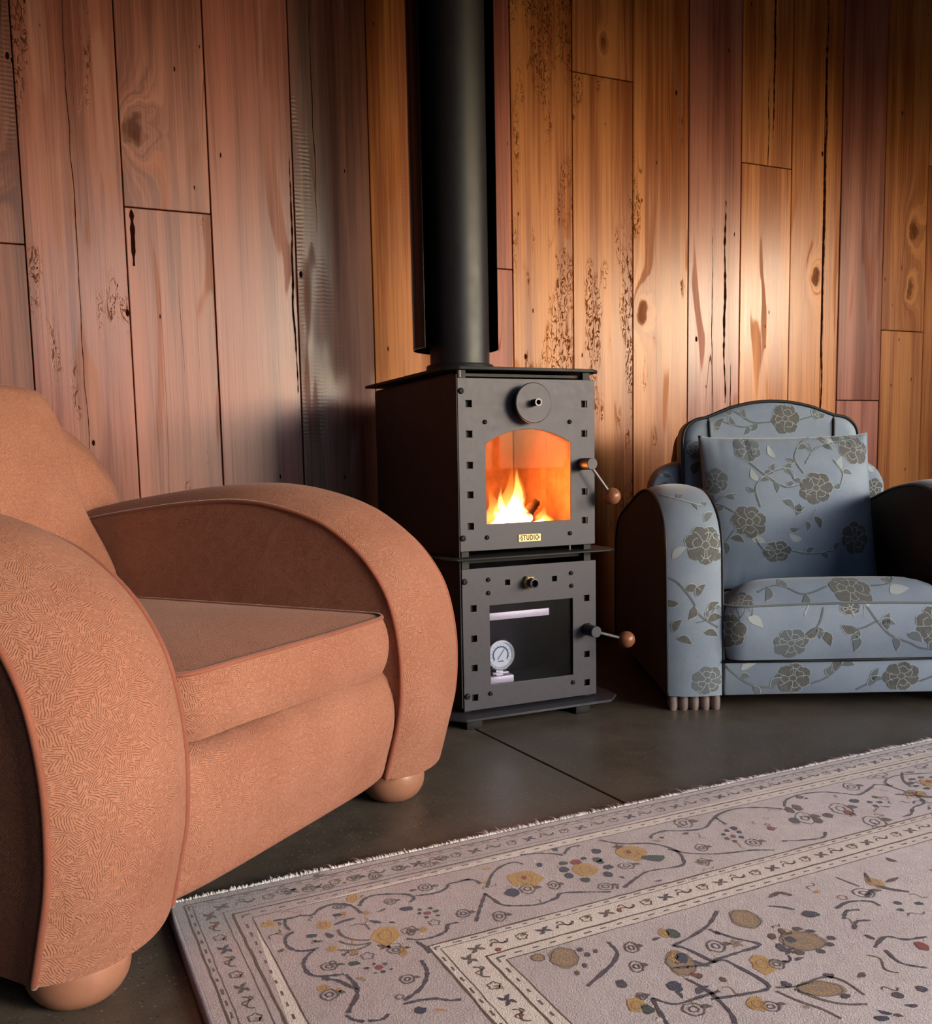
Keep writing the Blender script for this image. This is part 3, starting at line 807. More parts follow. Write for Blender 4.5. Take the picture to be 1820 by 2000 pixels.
tube('piping', [(x, by(z) + .008, z) for x, z in ([(-p[0], p[1]) for p in half[::-1]] + half[1:])], .0052, BLACK_PIPE, bk)
bm_ = surface_mapper([bk], (0, 1, 0), lambda x, z: (x, 0.0, z))
for sx in (-1, 1):
    pts = [bm_(sx * (.203 - .012 * t), .800 - .28 * t, .001) for t in [i / 14 for i in range(15)]]
    tube('piping', [p for p in pts if p], .0052, BLACK_PIPE, bk)
    wo = catmull([(.27, .668), (.325, .655), (.362, .632), (.381, .60), (.385, .56), (.385, .40), (.38, .2), (.27, .2)], 5)
    slab_cushion('back_wing', [(sx * x, z) for x, z in wo], lambda z: by(z) + .085, .09, .008, BROCADE, A2, edge=.12)
half = catmull([(0, .838), (.08, .832), (.16, .81), (.22, .785), (.262, .745), (.276, .68), (.29, .62), (.34, .58), (.375, .52), (.385, .4), (.385, .06)], 4)
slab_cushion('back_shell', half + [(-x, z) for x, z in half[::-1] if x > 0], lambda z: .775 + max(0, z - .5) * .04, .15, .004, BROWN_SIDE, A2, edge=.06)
for sx in (-1, 1):
    bm = bmesh.new()
    for k in range(5):
        x = sx * .39 - .058 + k * .029
        lathe([(0, 0), (.0105, 0), (.0125, .01), (.0125, .03), (.011, .042), (0, .042)], 14, (x, .020, 0), bm=bm)
    bm_box(sx * .39 - .062, sx * .39 + .062, .022, .075, .002, .041, bm=bm)
    bm_obj('fluted_foot', bm, FLUTE_WOOD, A2, auto=40)
    bm_obj('rear_foot', bm_box(sx * .39 - .03, sx * .39 + .03, .76, .82, 0, .046, bevel=.004), FLUTE_WOOD, A2)
# loose pillow
PL = empty('throw_pillow', OB, _a)
tag(PL, 'floral grey-blue pillow leaning against the scalloped chair back', 'pillow')
pw, ph, pz = .270, .240, .500
def pillow():
    n = 36; V, uv, Fc = [], [], []
    def shape(u, v, side):
        ex = 1 - .055 * (1 - abs(u) ** 2) * abs(v) ** 2 * 0 
        x = u * pw * (1 - .05 * (1 - v * v) * abs(u) ** 3 * .6); z = v * ph * (1 - .06 * (1 - u * u) * abs(v) ** 3 * .5)
        z += .005 * max(0, abs(u) - .86) / .14 * max(0, v - .7) / .3
        t = max(0, (1 - abs(u) ** 2.6)) ** .55 * max(0, (1 - abs(v) ** 2.6)) ** .55
        gather = .004 * math.sin(u * 42) * max(0, abs(v) - .55) / .45 * (1 - abs(u) ** 4)
        y = side * (.078 * t) + gather * side * (t > .02)
        z2 = z + pz
        lean = .495 + (z2 - .5) * .24
        return (x + .018, lean + y, z2)
    idx = {}
    for side in (-1, 1):
        for i in range(n + 1):
            for j in range(n + 1):
                if side == 1 and (i in (0, n) or j in (0, n)): idx[(side, i, j)] = idx[(-1, i, j)]; continue
                u = math.sin((-1 + 2 * i / n) * PI / 2) * .5 + (-1 + 2 * i / n) * .5; v = math.sin((-1 + 2 * j / n) * PI / 2) * .5 + (-1 + 2 * j / n) * .5
                idx[(side, i, j)] = len(V); V.append(shape(u, v, side)); uv.append((u * pw, v * ph))
    for side in (-1, 1):
        for i in range(n):
            for j in range(n):
                q = (idx[(side, i, j)], idx[(side, i + 1, j)], idx[(side, i + 1, j + 1)], idx[(side, i, j + 1)])
                Fc.append(q if side < 0 else q[::-1])
    return mesh_obj('cover', V, Fc, BROCADE, PL, smooth=True, uvs=uv)
pcov = pillow()
# woven flowers
random.seed(11)
fm = lambda o: surface_mapper(o, (0, 1, 0), lambda x, z: (x, -0.5, z))
M = Motif(BMATS)   # pillow
M.flower(-.125, .475, .052, .3, 7); M.flower(.085, .575, .056, .9, 7, sq=.9); M.flower(.225, .69, .05, 1.2, 6); M.flower(-.045, .385, .044, .1, 6, sq=.8); M.flower(-.11, .70, .045, .5, 6, fill=2, sq=.9); M.flower(.20, .42, .05, .7, 7); M.flower(-.215, .60, .04, .4, 6, fill=2)
for pts in ([(-.09, .52), (-.10, .58), (-.06, .62), (0, .635), (.02, .60)], [(-.16, .50), (-.20, .525), (-.24, .53)], [(-.17, .45), (-.20, .41), (-.245, .40)], [(-.11, .425), (-.095, .40), (-.08, .385)],
            [(.06, .65), (.11, .70), (.19, .715), (.22, .72)], [(.05, .62), (.03, .67), (.07, .72), (.12, .735)], [(.08, .51), (.06, .485), (.02, .45)], [(.0, .385), (.06, .375), (.13, .385)], [(-.11, .655), (-.06, .61), (-.01, .58), (.03, .585)], [(.15, .66), (.175, .62), (.165, .585)], [(-.25, .49), (-.2, .55), (-.16, .56)]):
    M.sprig(pts, .0042, 2, 2, 1, .034, .016, .04, .2); M.stroke([(x + .003, z + .003) for x, z in catmull(pts, 8)], .0016, 1, .0004)
for x, z, a, mm in ((-.09, .60, 2.0, 1), (-.02, .54, -.6, 2), (.03, .53, -1.9, 2), (.075, .49, -1.2, 0), (.045, .515, 3.0, 0), (.17, .63, 1.3, 1), (-.18, .43, -.4, 0), (-.12, .42, -.2, 1), (.03, .42, 2.7, 1), (.13, .72, -.3, 1), (-.03, .67, 1.9, 1), (.0, .62, 1.1, 2)):
    M.leaf(x, z, .042, .02, a, mm, 1)
M.build('woven_floral_pattern', fm([pcov]), pcov)
M = Motif(BMATS)   # left arm band
def arm_motif(o, cx_):
    M = Motif(BMATS); c = cx_
    M.flower(c + .028, .445, .055, .2, 7); M.flower(c + .03, .085, .045, .9, 7, fill=2, sq=.9); M.leaf(c + .03, .505, .04, .018, .6, 2, 1)
    M.sprig([(c - .072, .36), (c - .045, .345), (c - .01, .30), (c + .01, .26), (c + .06, .225)], .005, 2, 0, 1, .045, .022, .05, .1)
    for x, z, a in ((-.045, .29, 2.9), (.0, .31, .9), (.03, .27, .6), (.02, .215, -.3), (-.06, .215, 1.0), (-.05, .20, -.4)): M.leaf(c + x, z, .042, .02, a, 0, 1)
    M.sprig([(c + .0, .24), (c + .03, .25), (c + .06, .29)], .003, 2, 2, 1, .024, .012, .03, .1)
    M.leaf(c - .06, .41, .05, .02, .7, 1); M.sprig([(c - .06, .575), (c - .01, .56), (c + .04, .545)], .003, 1, 2, 1, .02, .01, .03)
    M.build('woven_floral_pattern', fm([o]), o)
arm_motif(arms[0], -.39); arm_motif(arms[1], .39)
M = Motif(BMATS)   # back
M.flower(.045, .795, .05, .1, 6); M.sprig([(.0, .785), (-.06, .785), (-.10, .81), (-.14, .835)], .0045, 2, 2, 1, .036, .016, .04, .1); M.sprig([(-.03, .785), (-.09, .77), (-.16, .79)], .004, 2, 2, 1, .036, .016, .04, .1)
M.sprig([(.09, .79), (.13, .80), (.17, .81)], .0045, 2, 2, 1); M.flower(.155, .815, .026, .4, 5, fill=2); M.leaf(-.18, .76, .05, .022, 1.0, 0, 1); M.leaf(-.26, .62, .05, .03, 1.0, 0, 1); M.flower(-.25, .70, .03, .3, 6, fill=2); M.flower(.25, .62, .04, .3, 6)
M.build('woven_floral_pattern', fm([bk]), bk)
for o in [c for c in A2.children if c.name.startswith('back_wing')]:
    s = 1 if sum(v.co.x for v in o.data.vertices) > 0 else -1
    M = Motif(BMATS); M.flower(s * .345, .565, .032, .3, 6); M.leaf(s * .345, .615, .035, .016, 2.0, 1); M.sprig([(s * .30, .57), (s * .32, .62), (s * .36, .635)], .004, 1, 2, 1)
    M.build('woven_floral_pattern', fm([o]), o)
M = Motif(BMATS)   # rail
for x in (-.13, .16): M.flower(x, .085, .05, .5, 7, sq=.85)
for pts in ([(-.31, .12), (-.27, .085), (-.23, .065), (-.18, .06)], [(-.08, .07), (-.04, .085), (0, .12)], [(.21, .07), (.26, .09), (.30, .12)], [(.04, .05), (.08, .07), (.11, .08)]): M.sprig(pts, .005, 2, 2, 1, .036, .018)
M.leaf(-.27, .11, .05, .02, .4, 1); M.leaf(-.02, .10, .05, .022, 1.0, 0, 1); M.leaf(.07, .06, .045, .02, .6, 2, 1)
M.build('woven_floral_pattern', fm([rail]), rail)
M = Motif(BMATS)   # seat front
M.flower(-.145, .185, .05, .2, 7, fill=2, sq=.8); M.flower(.235, .225, .055, .4, 8, sq=1.0); M.flower(-.305, .215, .045, .3, 6); M.flower(.01, .275, .03, .3, 6, sq=.6)
for pts in ([(-.06, .278), (-.07, .24), (-.09, .215), (-.12, .20)], [(.055, .278), (.085, .235), (.12, .20), (.17, .18)], [(.17, .18), (.2, .165), (.25, .16)], [(.08, .24), (.05, .225), (.03, .22)]): M.sprig(pts, .005, 2, 2, 1, .04, .02, .05, .2)
for x, z, a, mm in ((-.075, .225, -2.6, 0), (-.065, .215, -1.0, 0), (.105, .215, 1.4, 0), (.03, .215, 2.8, 0), (.025, .205, -1.6, 2), (.16, .205, -.5, 2), (-.26, .255, -.6, 1)): M.leaf(x, z, .048, .024, a, mm, 1)
M.build('woven_floral_pattern', fm([seat]), seat)
M = Motif(BMATS)   # seat top (x, y)
M.flower(.03, .03, .055, .2, 7); M.flower(-.2, .2, .055, .2, 7); M.flower(.18, .22, .055, .6, 7); M.flower(-.27, .01, .035, .2, 6)
for pts in ([(-.03, .04), (-.10, .02), (-.16, .05), (-.22, .03)], [(.09, .04), (.14, .05), (.17, .09), (.2, .15)], [(-.15, .2), (-.05, .18), (0, .1)]): M.sprig(pts, .005, 2, 2, 1, .045, .02)
M.leaf(.13, .02, .06, .03, .2, 1)
M.build('woven_floral_pattern', surface_mapper([seat], (0, 0, -1), lambda x, y: (x, y, 1.0)), seat)

# ------------------------------------------------------------------ wood stove (world coordinates, front plane SY)
SY = 2.13
ST = empty('wood_stove', (1.13, 2.44, 0)); bpy.context.view_layer.update()
tag(ST, 'dark steel two-door wood stove with arched fire window and oven below', 'stove')
def P_(o):                       # parent with world-built geometry
    o.location = (-1.13, -2.44, 0); o.parent = ST; return o
SXL, SXR, SYB = .934, 1.327, 2.75
def rect(cx_, cz_, w, h): return [(cx_ - w / 2, cz_ - h / 2), (cx_ + w / 2, cz_ - h / 2), (cx_ + w / 2, cz_ + h / 2), (cx_ - w / 2, cz_ + h / 2)]
hs = .0165
arch = [(1.008, .520), (1.253, .520), (1.253, .722)]
for k in range(1, 16):
    t = k / 16; x = 1.253 + (1.008 - 1.253) * t; arch.append((x, .722 + .036 * (1 - (2 * t - 1) ** 2)))
arch.append((1.008, .722))
up_holes = [rect(.9635, z, hs, hs) for z in (.821, .746, .669, .595, .516)] + [rect(1.2955, z, hs, hs) for z in (.822, .745, .669, .593, .517)]
door_u = P_(plate('fire_door', [(SXL, .453), (SXR, .453), (SXR, .884), (SXL, .884)], [arch] + up_holes, SY, SY + .005, STEEL))
lo_holes = [rect(.9665, z, hs, hs) for z in (.307, .229, .153, .076)] + [rect(1.300, z, hs, hs) for z in (.308, .231, .155, .077)] + [rect(1.064, .367, .014, .014), rect(1.202, .367, .014, .014)]
oven_open = [(1.012, .104), (1.257, .104), (1.257, .311), (1.012, .311)]
door_l = P_(plate('oven_door', [(SXL + .002, .043), (SXR + .002, .043), (SXR + .002, .409), (SXL + .002, .409)], [oven_open] + lo_holes, SY, SY + .005, STEEL))
# backing frames behind the doors (seen through the square holes)
def frame_ring(name, x0, x1, z0, z1, ix0, ix1, iz0, iz1, y0, y1, mt):
    return P_(plate(name, [(x0, z0), (x1, z0), (x1, z1), (x0, z1)], [[(ix0, iz0), (ix1, iz0), (ix1, iz1), (ix0, iz1)]], y0, y1, mt))
frame_ring('door_backing', SXL + .02, SXR - .02, .47, .87, .99, 1.271, .505, .775, SY + .014, SY + .018, STEEL_DARK)
frame_ring('door_backing', SXL + .02, SXR - .02, .06, .395, .99, 1.279, .085, .33, SY + .014, SY + .018, STEEL_DARK)
P_(bm_obj('fire_glass', bm_box(.992, 1.269, SY + .007, SY + .011, .507, .773), STOVE_GLASS))
P_(bm_obj('oven_glass', bm_box(.992, 1.277, SY + .007, SY + .011, .087, .328), OVEN_GLASS))
# body shell
P_(bm_obj('side_panel', bm_box(SXL - .004, SXL, SY + .001, SYB, .05, .893, bevel=.001, seg=1), STEEL_DARK))
P_(bm_obj('side_panel', bm_box(SXR - .004, SXR, SY + .022, SYB, .05, .893, bevel=.001, seg=1), STEEL_DARK))
P_(bm_obj('back_panel', bm_box(SXL, SXR - .004, SYB - .006, SYB, .05, .893), STEEL_DARK))
for z0, z1 in ((.040, .05), (.420, .432), (.890, .897)):
    P_(bm_obj('body_plate', bm_box(SXL, SXR - .005, SY + .024, SYB - .007, z0, z1), STEEL_DARK))
for x0 in (SXL + .006, SXR - .03):
    for z0, z1 in ((.039, .046), (.408, .457), (.884, .904)):
        P_(bm_obj('spacer', bm_box(x0, x0 + .020, SY + .008, SY + .022, z0, z1), STEEL_DARK))
P_(bm_obj('latch_pin', bm_cyl((SXL + .007, SY + .004, .886), (SXL + .007, SY + .004, .902), .0045, seg=10), BARE))
P_(bm_obj('latch_pin', bm_cyl((SXR - .075, SY + .006, .440), (SXR - .075, SY + .006, .456), .003, seg=10), BARE))
def chamf(x0, x1, y0, y1, c): return [(x0 + c, y0), (x1 - c, y0), (x1, y0 + c), (x1, y1), (x0, y1), (x0, y0 + c)]
P_(hplate('top_plate', chamf(SXL - .028, SXR + .030, SY - .002, SYB + .02, .034), .9045, .9125, STEEL_DARK))
sh = P_(hplate('middle_shelf', chamf(SXL - .052, SXR + .060, SY - .030, SY + .16, .030), .4335, .4385, STEEL_DARK))
P_(tube('shelf_lip', [(SXR + .058, SY + .002 + t * .15, .434) for t in (0, .5, 1)], .005, STEEL_DARK))
P_(hplate('hearth_plate', chamf(SXL - .060, SXR + .062, SY - .052, SYB + .01, .045), .030, .037, STEEL))
for x in (.955, 1.275):
    for y in (2.12, 2.66): P_(bm_obj('foot', bm_box(x - .022, x + .022, y - .01, y + .05, 0, .030, bevel=.003), STEEL_DARK))
# bolts
def bolt_mesh(r):
    bm = lathe([(r * 1.0, 0), (r * 1.0, .002), (r * .8, .0045), (r * .42, .0052), (r * .42, .003), (0, .003)], 16, axis='y'); 
    o = bm_obj('bolt', bm, STEEL_DARK, auto=50); return o
big, sml = bolt_mesh(.0078), bolt_mesh(.0058)
def put_bolt(src, x, z, first=[]):
    if src not in first: first.append(src); o = src
    else: o = copy_of(src)
    o.parent = ST; o.location = (x - 1.13, SY - 2.44 - .0002, z)
for x, z in ((.943, .852), (.941, .487), (.943, .377), (.945, .082)): put_bolt(big, x, z)
for x, z in ((1.007, .776), (1.251, .776), (1.008, .486), (1.25, .485), (1.009, .378), (1.009, .344), (1.252, .379), (1.253, .345), (1.010, .082), (1.256, .083)): put_bolt(sml, x, z)
# air knob on the fire door
kx, kz = 1.128, .822
kn = P_(bm_obj('air_control_disc', lathe([(0, .027), (.049, .027), (.051, .029), (.051, .032), (.049, .034), (0, .034)], 48, (kx, SY, kz), axis='y'), STEEL, auto=30))
t_ = bm_obj('spindle', lathe([(0, 0), (.009, 0), (.009, .058), (.0075, .059), (.006, .058), (.006, .044), (0, .044)], 20, (kx, SY, kz), axis='y'), STEEL_DARK, kn)
rg = bm_obj('tube_rim', lathe([(.0062, .0578), (.0062, .0595), (.0095, .0595), (.0095, .0578)], 20, (kx, SY, kz), axis='y'), BARE, kn)
# damper nut on oven door
nu = P_(bm_obj('damper_nut', lathe([(0, 0), (.0185, 0), (.0185, .011), (.015, .014), (0, .014)], 6, (1.124, SY, .364), axis='y'), BRASS, auto=20))
bm_obj('tube_end', lathe([(0, .012), (.0125, .012), (.0125, .036), (.0095, .0365), (.009, .032), (.009, .018), (0, .018)], 20, (1.124, SY, .364), axis='y'), STEEL, nu)
# handles
def handle(bx, bz, ball, proj=.052):
    h = P_(bm_obj('handle_boss', lathe([(0, 0), (.0155, 0), (.0155, proj - .001), (.0145, proj), (0, proj)], 24, (bx, SY, bz), axis='y'), STEEL, auto=40))
    b = Vector(ball); s = Vector((bx, SY - proj + .016, bz)); 
    bm_obj('handle_rod', bm_cyl(s, b, .0042, seg=12), BARE, h)
    bm = bmesh.new(); bmesh.ops.create_uvsphere(bm, u_segments=28, v_segments=18, radius=.0225, matrix=Matrix.Translation(b)); bm_obj('handle_knob', bm, KNOB_WOOD, h, auto=60)
handle(1.288, .666, (1.352, SY - .045, .580)); handle(1.298, .224, (1.390, SY - .055, .196))
# badge with lettering
bd = P_(bm_obj('badge', bm_box(1.0965, 1.1615, SY - .0022, SY - .0002, .4695, .489, bevel=.0005, seg=1), BADGE))
cu = bpy.data.curves.new('lettering', 'FONT'); cu.body = 'STUDIO'; cu.size = .0185; cu.align_x = 'CENTER'; cu.align_y = 'CENTER'; cu.offset = .00045; cu.space_character = 1.22; cu.extrude = .0002
to = bpy.data.objects.new('tmp', cu); COL.objects.link(to); dg = bpy.context.evaluated_depsgraph_get(); me = bpy.data.meshes.new_from_object(to.evaluated_get(dg)); bpy.data.objects.remove(to)
for v in me.vertices: v.co = (1.129 + v.co.x * .68, SY - .0025 - v.co.z, .4793 + v.co.y)
me.materials.clear(); me.materials.append(INK); link(bpy.data.objects.new('lettering', me), bd)
for x in (1.1005, 1.1575): bm_obj('rivet', lathe([(0, .0002), (.0018, .0002), (.0012, .001), (0, .001)], 10, (x, SY - .002, .4793), axis='y'), INK, bd)
# firebox lining
fx0, fx1, fy1, fz0, fz1 = .955, 1.306, 2.56, .47, .86
FBM = FIREBRICK
P_(bm_obj('firebox_floor', bm_box(fx0, fx1, SY + .02, fy1, fz0 - .01, fz0 + .025), FBM))
for i in range(3):
    w = (fx1 - fx0) / 3
    P_(bm_obj('firebrick', bm_box(fx0 + i * w + .001, fx0 + (i + 1) * w - .001, fy1, fy1 + .025, fz0 + .025, fz1, bevel=.003), FBM))
for xa, xb in ((fx0 - .012, fx0), (fx1, fx1 + .012)):
    for i in range(2):
        d = (fy1 - SY - .025) / 2
        P_(bm_obj('firebrick', bm_box(xa, xb, SY + .025 + i * d + .001, SY + .025 + (i + 1) * d - .001, fz0 + .025, fz1, bevel=.002), FBM))
P_(bm_obj('baffle', bm_box(fx0, fx1, SY + .022, fy1, fz1, fz1 + .012), STEEL_DARK))
# oven liner
P_(bm_obj('oven_liner', bm_box(.96, 1.30, 2.30, 2.31, .06, .41), OVEN_BLACK))
P_(bm_obj('oven_rack', bm_box(.990, 1.196, SY + .020, SY + .024, .268, .287, bevel=.001), RACK_MAT))

# ------------------------------------------------------------------ fire
def log(p0, p1, r, label):
    p0, p1 = Vector(p0), Vector(p1); n = 9; V, Fc = [], []; d = (p1 - p0).normalized(); u = d.orthogonal().normalized(); w = d.cross(u); sg = 14
    for i in range(n):
        c = p0.lerp(p1, i / (n - 1))
        for k in range(sg):
            a = 2 * PI * k / sg; rr = r * random.uniform(.82, 1.1); V.append(c + (u * math.cos(a) + w * math.sin(a)) * rr)
    for i in range(n - 1):
        for k in range(sg): Fc.append((i * sg + k, i * sg + (k + 1) % sg, (i + 1) * sg + (k + 1) % sg, (i + 1) * sg + k))
    Fc.append(tuple(range(sg - 1, -1, -1))); Fc.append(tuple((n - 1) * sg + k for k in range(sg)))
    o = mesh_obj('log', V, Fc, CHAR, smooth=True, auto=50); tag(o, label, 'log'); return o
log((1.185, 2.26, .524), (1.238, 2.30, .560), .015, 'charred stub of wood propped up at the right of the flames')
log((1.03, 2.37, .515), (1.25, 2.44, .517), .018, 'charred log lying flat at the back of the firebox')
def flame_mat(name, lo, hi, s_lo, s_hi, z0, z1):
    m_ = bpy.data.materials.new(name); m_.use_nodes = True; nt = m_.node_tree; nt.nodes.clear(); M = Mat.__new__(Mat); M.m = m_; M.nt = nt
    out = nt.nodes.new('ShaderNodeOutputMaterial'); em = nt.nodes.new('ShaderNodeEmission')
    x, y, z = M.sep(M.coord('Object'))
    t = z.step(z0, z1)
    nt.links.new(M.mix(t, lo, hi), em.inputs[0]); M.lk(t * (s_hi - s_lo) + s_lo, em.inputs[1])
    nt.links.new(em.outputs[0], out.inputs['Volume']); return m_
FL_CORE = flame_mat('flame_core', (1.0, .70, .30), (1.0, .50, .10), 260, 90, .51, .62)
FL_OUT = flame_mat('flame_outer', (1.0, .42, .08), (1.0, .24, .03), 34, 12, .51, .66)
fire = empty('fire', (1.10, 2.30, .497)); tag(fire, 'bright yellow log fire burning behind the arched stove glass', 'fire')
def flame(x, y, z, h, r, bend, mt, name='flame'):
    V, Fc = [], []; n, sg = 14, 14
    prof = [(.0, .55), (.1, .9), (.22, 1.0), (.38, .86), (.55, .6), (.72, .36), (.86, .17), (1.0, .0)]
    for i in range(n + 1):
        t = i / n; rr = 0
        for (a, ra), (b, rb) in zip(prof, prof[1:]):
            if a <= t <= b: rr = ra + (rb - ra) * (t - a) / (b - a)
        ox = bend * (t ** 2) + .006 * math.sin(t * 8 + x * 90); oy = .005 * math.sin(t * 7 + x * 40)
        for k in range(sg):
            a = 2 * PI * k / sg; q = max(.0006, r * rr * (1 + .12 * math.sin(3 * a + t * 5)))
            V.append((x + ox + q * math.cos(a), y + oy + q * .8 * math.sin(a), z + h * t))
    for i in range(n):
        for k in range(sg): Fc.append((i * sg + k, i * sg + (k + 1) % sg, (i + 1) * sg + (k + 1) % sg, (i + 1) * sg + k))
    Fc.append(tuple(range(sg - 1, -1, -1))); Fc.append(tuple(n * sg + k for k in range(sg)))
    o = mesh_obj(name, V, Fc, mt, smooth=True); o.parent = fire; o.location = (-1.10, -2.30, -.497)
    me_ = o.data
    for v in me_.vertices: pass
    return o
for a in ((1.150, 2.26, .500, .160, .025, .022, FL_CORE), (1.112, 2.25, .500, .112, .016, -.006, FL_CORE), (1.098, 2.24, .500, .050, .024, -.008, FL_CORE), (1.178, 2.26, .500, .080, .022, .004, FL_CORE),
          (1.135, 2.24, .500, .085, .036, .004, FL_CORE), (1.205, 2.22, .498, .026, .026, .01, FL_CORE), (1.235, 2.24, .498, .040, .026, .006, FL_OUT), (1.262, 2.30, .5, .05, .024, .0, FL_OUT), (1.150, 2.28, .5, .19, .045, .024, FL_OUT), (1.095, 2.27, .5, .11, .03, -.006, FL_OUT)):
    flame(*a)
pl = bpy.data.lights.new('fire_glow', 'POINT'); pl.energy = 6.5; pl.color = (1.0, .25, .045); pl.shadow_soft_size = .05
po = bpy.data.objects.new('fire_glow', pl); COL.objects.link(po); po.location = (1.15, 2.275, .60)

# ------------------------------------------------------------------ oven thermometer
tx, tz, ty = 1.054, .168, SY + .036
TH = empty('oven_thermometer', (tx, ty, .1025)); tag(TH, 'round chrome oven thermometer standing behind the lower glass door', 'thermometer')
def T_(o): o.parent = TH; o.location = (-tx, -ty, -.1025); return o
case = T_(bm_obj('case', lathe([(0, 0), (.040, 0), (.042, .003), (.042, .010), (.039, .013), (.0335, .0125), (.0325, .009), (0, .009)], 40, (tx, ty, tz + .006), axis='y'), CHROME, auto=35))
dl = T_(bm_obj('dial', lathe([(0, .0095), (.0328, .0095), (.0328, .0090)], 40, (tx, ty, tz + .006), axis='y'), DIAL))
dm = Motif([DIAL_INK]); zc = tz + .006
dm.stroke([(tx + .0215 * math.cos(a), zc + .0215 * math.sin(a)) for a in [math.radians(215 - i * 10) for i in range(26)]], .004, 0)
for i in range(13):
    a = math.radians(215 - i * 20.8); dm.stroke([(tx + r * math.cos(a), zc + r * math.sin(a)) for r in (.0245, .028)], .0012, 0)
dm.stroke([(tx - .009, zc - .012), (tx + .011, zc + .015)], .0022, 0); dm.stroke([(tx - .008, zc - .017), (tx + .008, zc - .017)], .003, 0)
T_(dm.build('dial_markings', lambda x, z, l: (x, ty - .0096 - l * .5, z), None))
T_(bm_obj('stand', bm_box(tx - .022, tx + .024, ty - .008, ty + .006, .122, .127, bevel=.001), RACK_MAT))
T_(bm_obj('neck', bm_box(tx - .010, tx + .010, ty - .002, ty + .002, .1185, .142), CHROME))
T_(bm_obj('base_plate', bm_box(tx - .032, tx + .036, ty - .014, ty + .010, .0988, .118, bevel=.002), RACK_MAT))
P_(bm_obj('oven_shelf', bm_box(.96, 1.30, SY + .020, 2.295, .094, .0985), OVEN_BLACK))

# ------------------------------------------------------------------ flue pipe and heat shield
FP = empty('flue_pipe', (1.13, 2.555, .9125)); tag(FP, 'black round flue pipe with curved heat shield rising from the stove', 'flue')
def FPp(o): o.parent = FP; o.location = (-1.13, -2.555, -.9125); return o
FPp(bm_obj('pipe', bm_cyl((1.13, 2.555, .93), (1.13, 2.555, HC), .0875, seg=64), PIPE_MAT, auto=40))
FPp(bm_obj('collar', lathe([(0, .9127), (.099, .9127), (.099, .955), (.0965, .958), (.088, .958), (0, .958)], 64, (1.13, 2.555, 0)), PIPE_MAT, auto=40))
V, Fc = [], []; n = 48; r0, r1 = .1235, .126
a_s, a_e = math.radians(-22.4), math.radians(180 + 22.4)
for zz in (1.003, HC):
    for rr in (r0, r1):
        for i in range(n + 1):
            a = a_s + (a_e - a_s) * i / n; V.append((1.122 + rr * math.cos(a), 2.565 + rr * math.sin(a), zz))
k = n + 1
for i in range(n):
    Fc += [(i, i + 1, 2 * k + i + 1, 2 * k + i), (k + i, 3 * k + i, 3 * k + i + 1, k + i + 1), (i, k + i, k + i + 1, i + 1), (2 * k + i, 2 * k + i + 1, 3 * k + i + 1, 3 * k + i)]
Fc += [(0, 2 * k, 3 * k, k), (n, k + n, 3 * k + n, 2 * k + n)]
FPp(mesh_obj('heat_shield', V, Fc, SHIELD_MAT, None, auto=30))
for z in (1.25, 1.9):
    for s in (-1, 1): FPp(bm_obj('shield_bracket', bm_box(1.13 + s * .06 - .008, 1.13 + s * .06 + .008, 2.612, 2.672, z, z + .02), STEEL_DARK))

# ------------------------------------------------------------------ rug
RG = empty('persian_rug', (0.132, 1.447, 0), math.radians(1.7)); tag(RG, 'cream Persian rug with navy, ochre and red floral borders', 'rug')
RW, RL, RT = 2.7, 3.1, .011      # local x to the right, y towards the viewer is negative
def rug_mat(name, c1, c2):
    M = Mat(name); c = M.coord('Object'); x, y, z = M.sep(c)
    n1 = M.noise(c, 5.0, 3); n2 = M.noise(c, 420.0, 3, 0.7); n3 = M.noise(c, 60.0, 3)
    col = M.mix(((n1 - .5) * .7 + (n2 - .5) * 1.0 + (n3 - .5) * .5 + .5).step(.1, .9), c1, c2)
    M.bump(n2 * 1.2 + n3 * .5, .6, .0022); M.set(color=col, rough=.95, spec=.1, sheen=.3, sheen_r=.5); return M.m
RUG = rug_mat('cream_wool_pile', srgb(220, 206, 214), srgb(248, 240, 246))
RC = [rug_mat('brown_wool', srgb(70, 44, 30), srgb(92, 62, 44)), rug_mat('violet_wool', srgb(44, 32, 58), srgb(68, 52, 80)), rug_mat('navy_wool', srgb(14, 20, 58), srgb(24, 32, 78)),
      rug_mat('ochre_wool', srgb(178, 132, 62), srgb(204, 158, 88)), rug_mat('red_wool', srgb(128, 26, 38), srgb(150, 40, 48)), rug_mat('tan_wool', srgb(140, 112, 92), srgb(164, 136, 114)), rug_mat('dark_green_wool', srgb(20, 44, 48), srgb(32, 58, 60)), rug_mat('taupe_wool', srgb(74, 58, 60), srgb(98, 80, 80))]
bm = bm_box(0, RW, -RL, 0, .0008, RT, bevel=.004, seg=3); bm_obj('pile', bm, RUG, RG)
tube('edge_binding', [(-.001, -RL * t, RT * .55) for t in [i / 40 for i in range(41)]], .0062, rug_mat('mauve_binding', srgb(110, 96, 112), srgb(140, 124, 138)), RG)
random.seed(5)
Q = Motif(RC)
BR, VI, NA, OC, RE, TA, GR, TP = range(8)
def jl(x0, y0, x1, y1, w, c, step=.02, j=.0007):
    L = math.hypot(x1 - x0, y1 - y0); n = max(2, int(L / step)); tx, ty = (x1 - x0) / L, (y1 - y0) / L
    Q.stroke([(x0 + (x1 - x0) * i / n - ty * random.uniform(-j, j), y0 + (y1 - y0) * i / n + tx * random.uniform(-j, j)) for i in range(n + 1)], w, c, 0, jit=.25)
XE, YE = 2.0, -1.6        # drawn extent: the corner that faces the stove, both borders
def border_line(d, w, c):
    jl(d, -d, XE + .6, -d, w, c); jl(d, -d, d, YE, w, c)
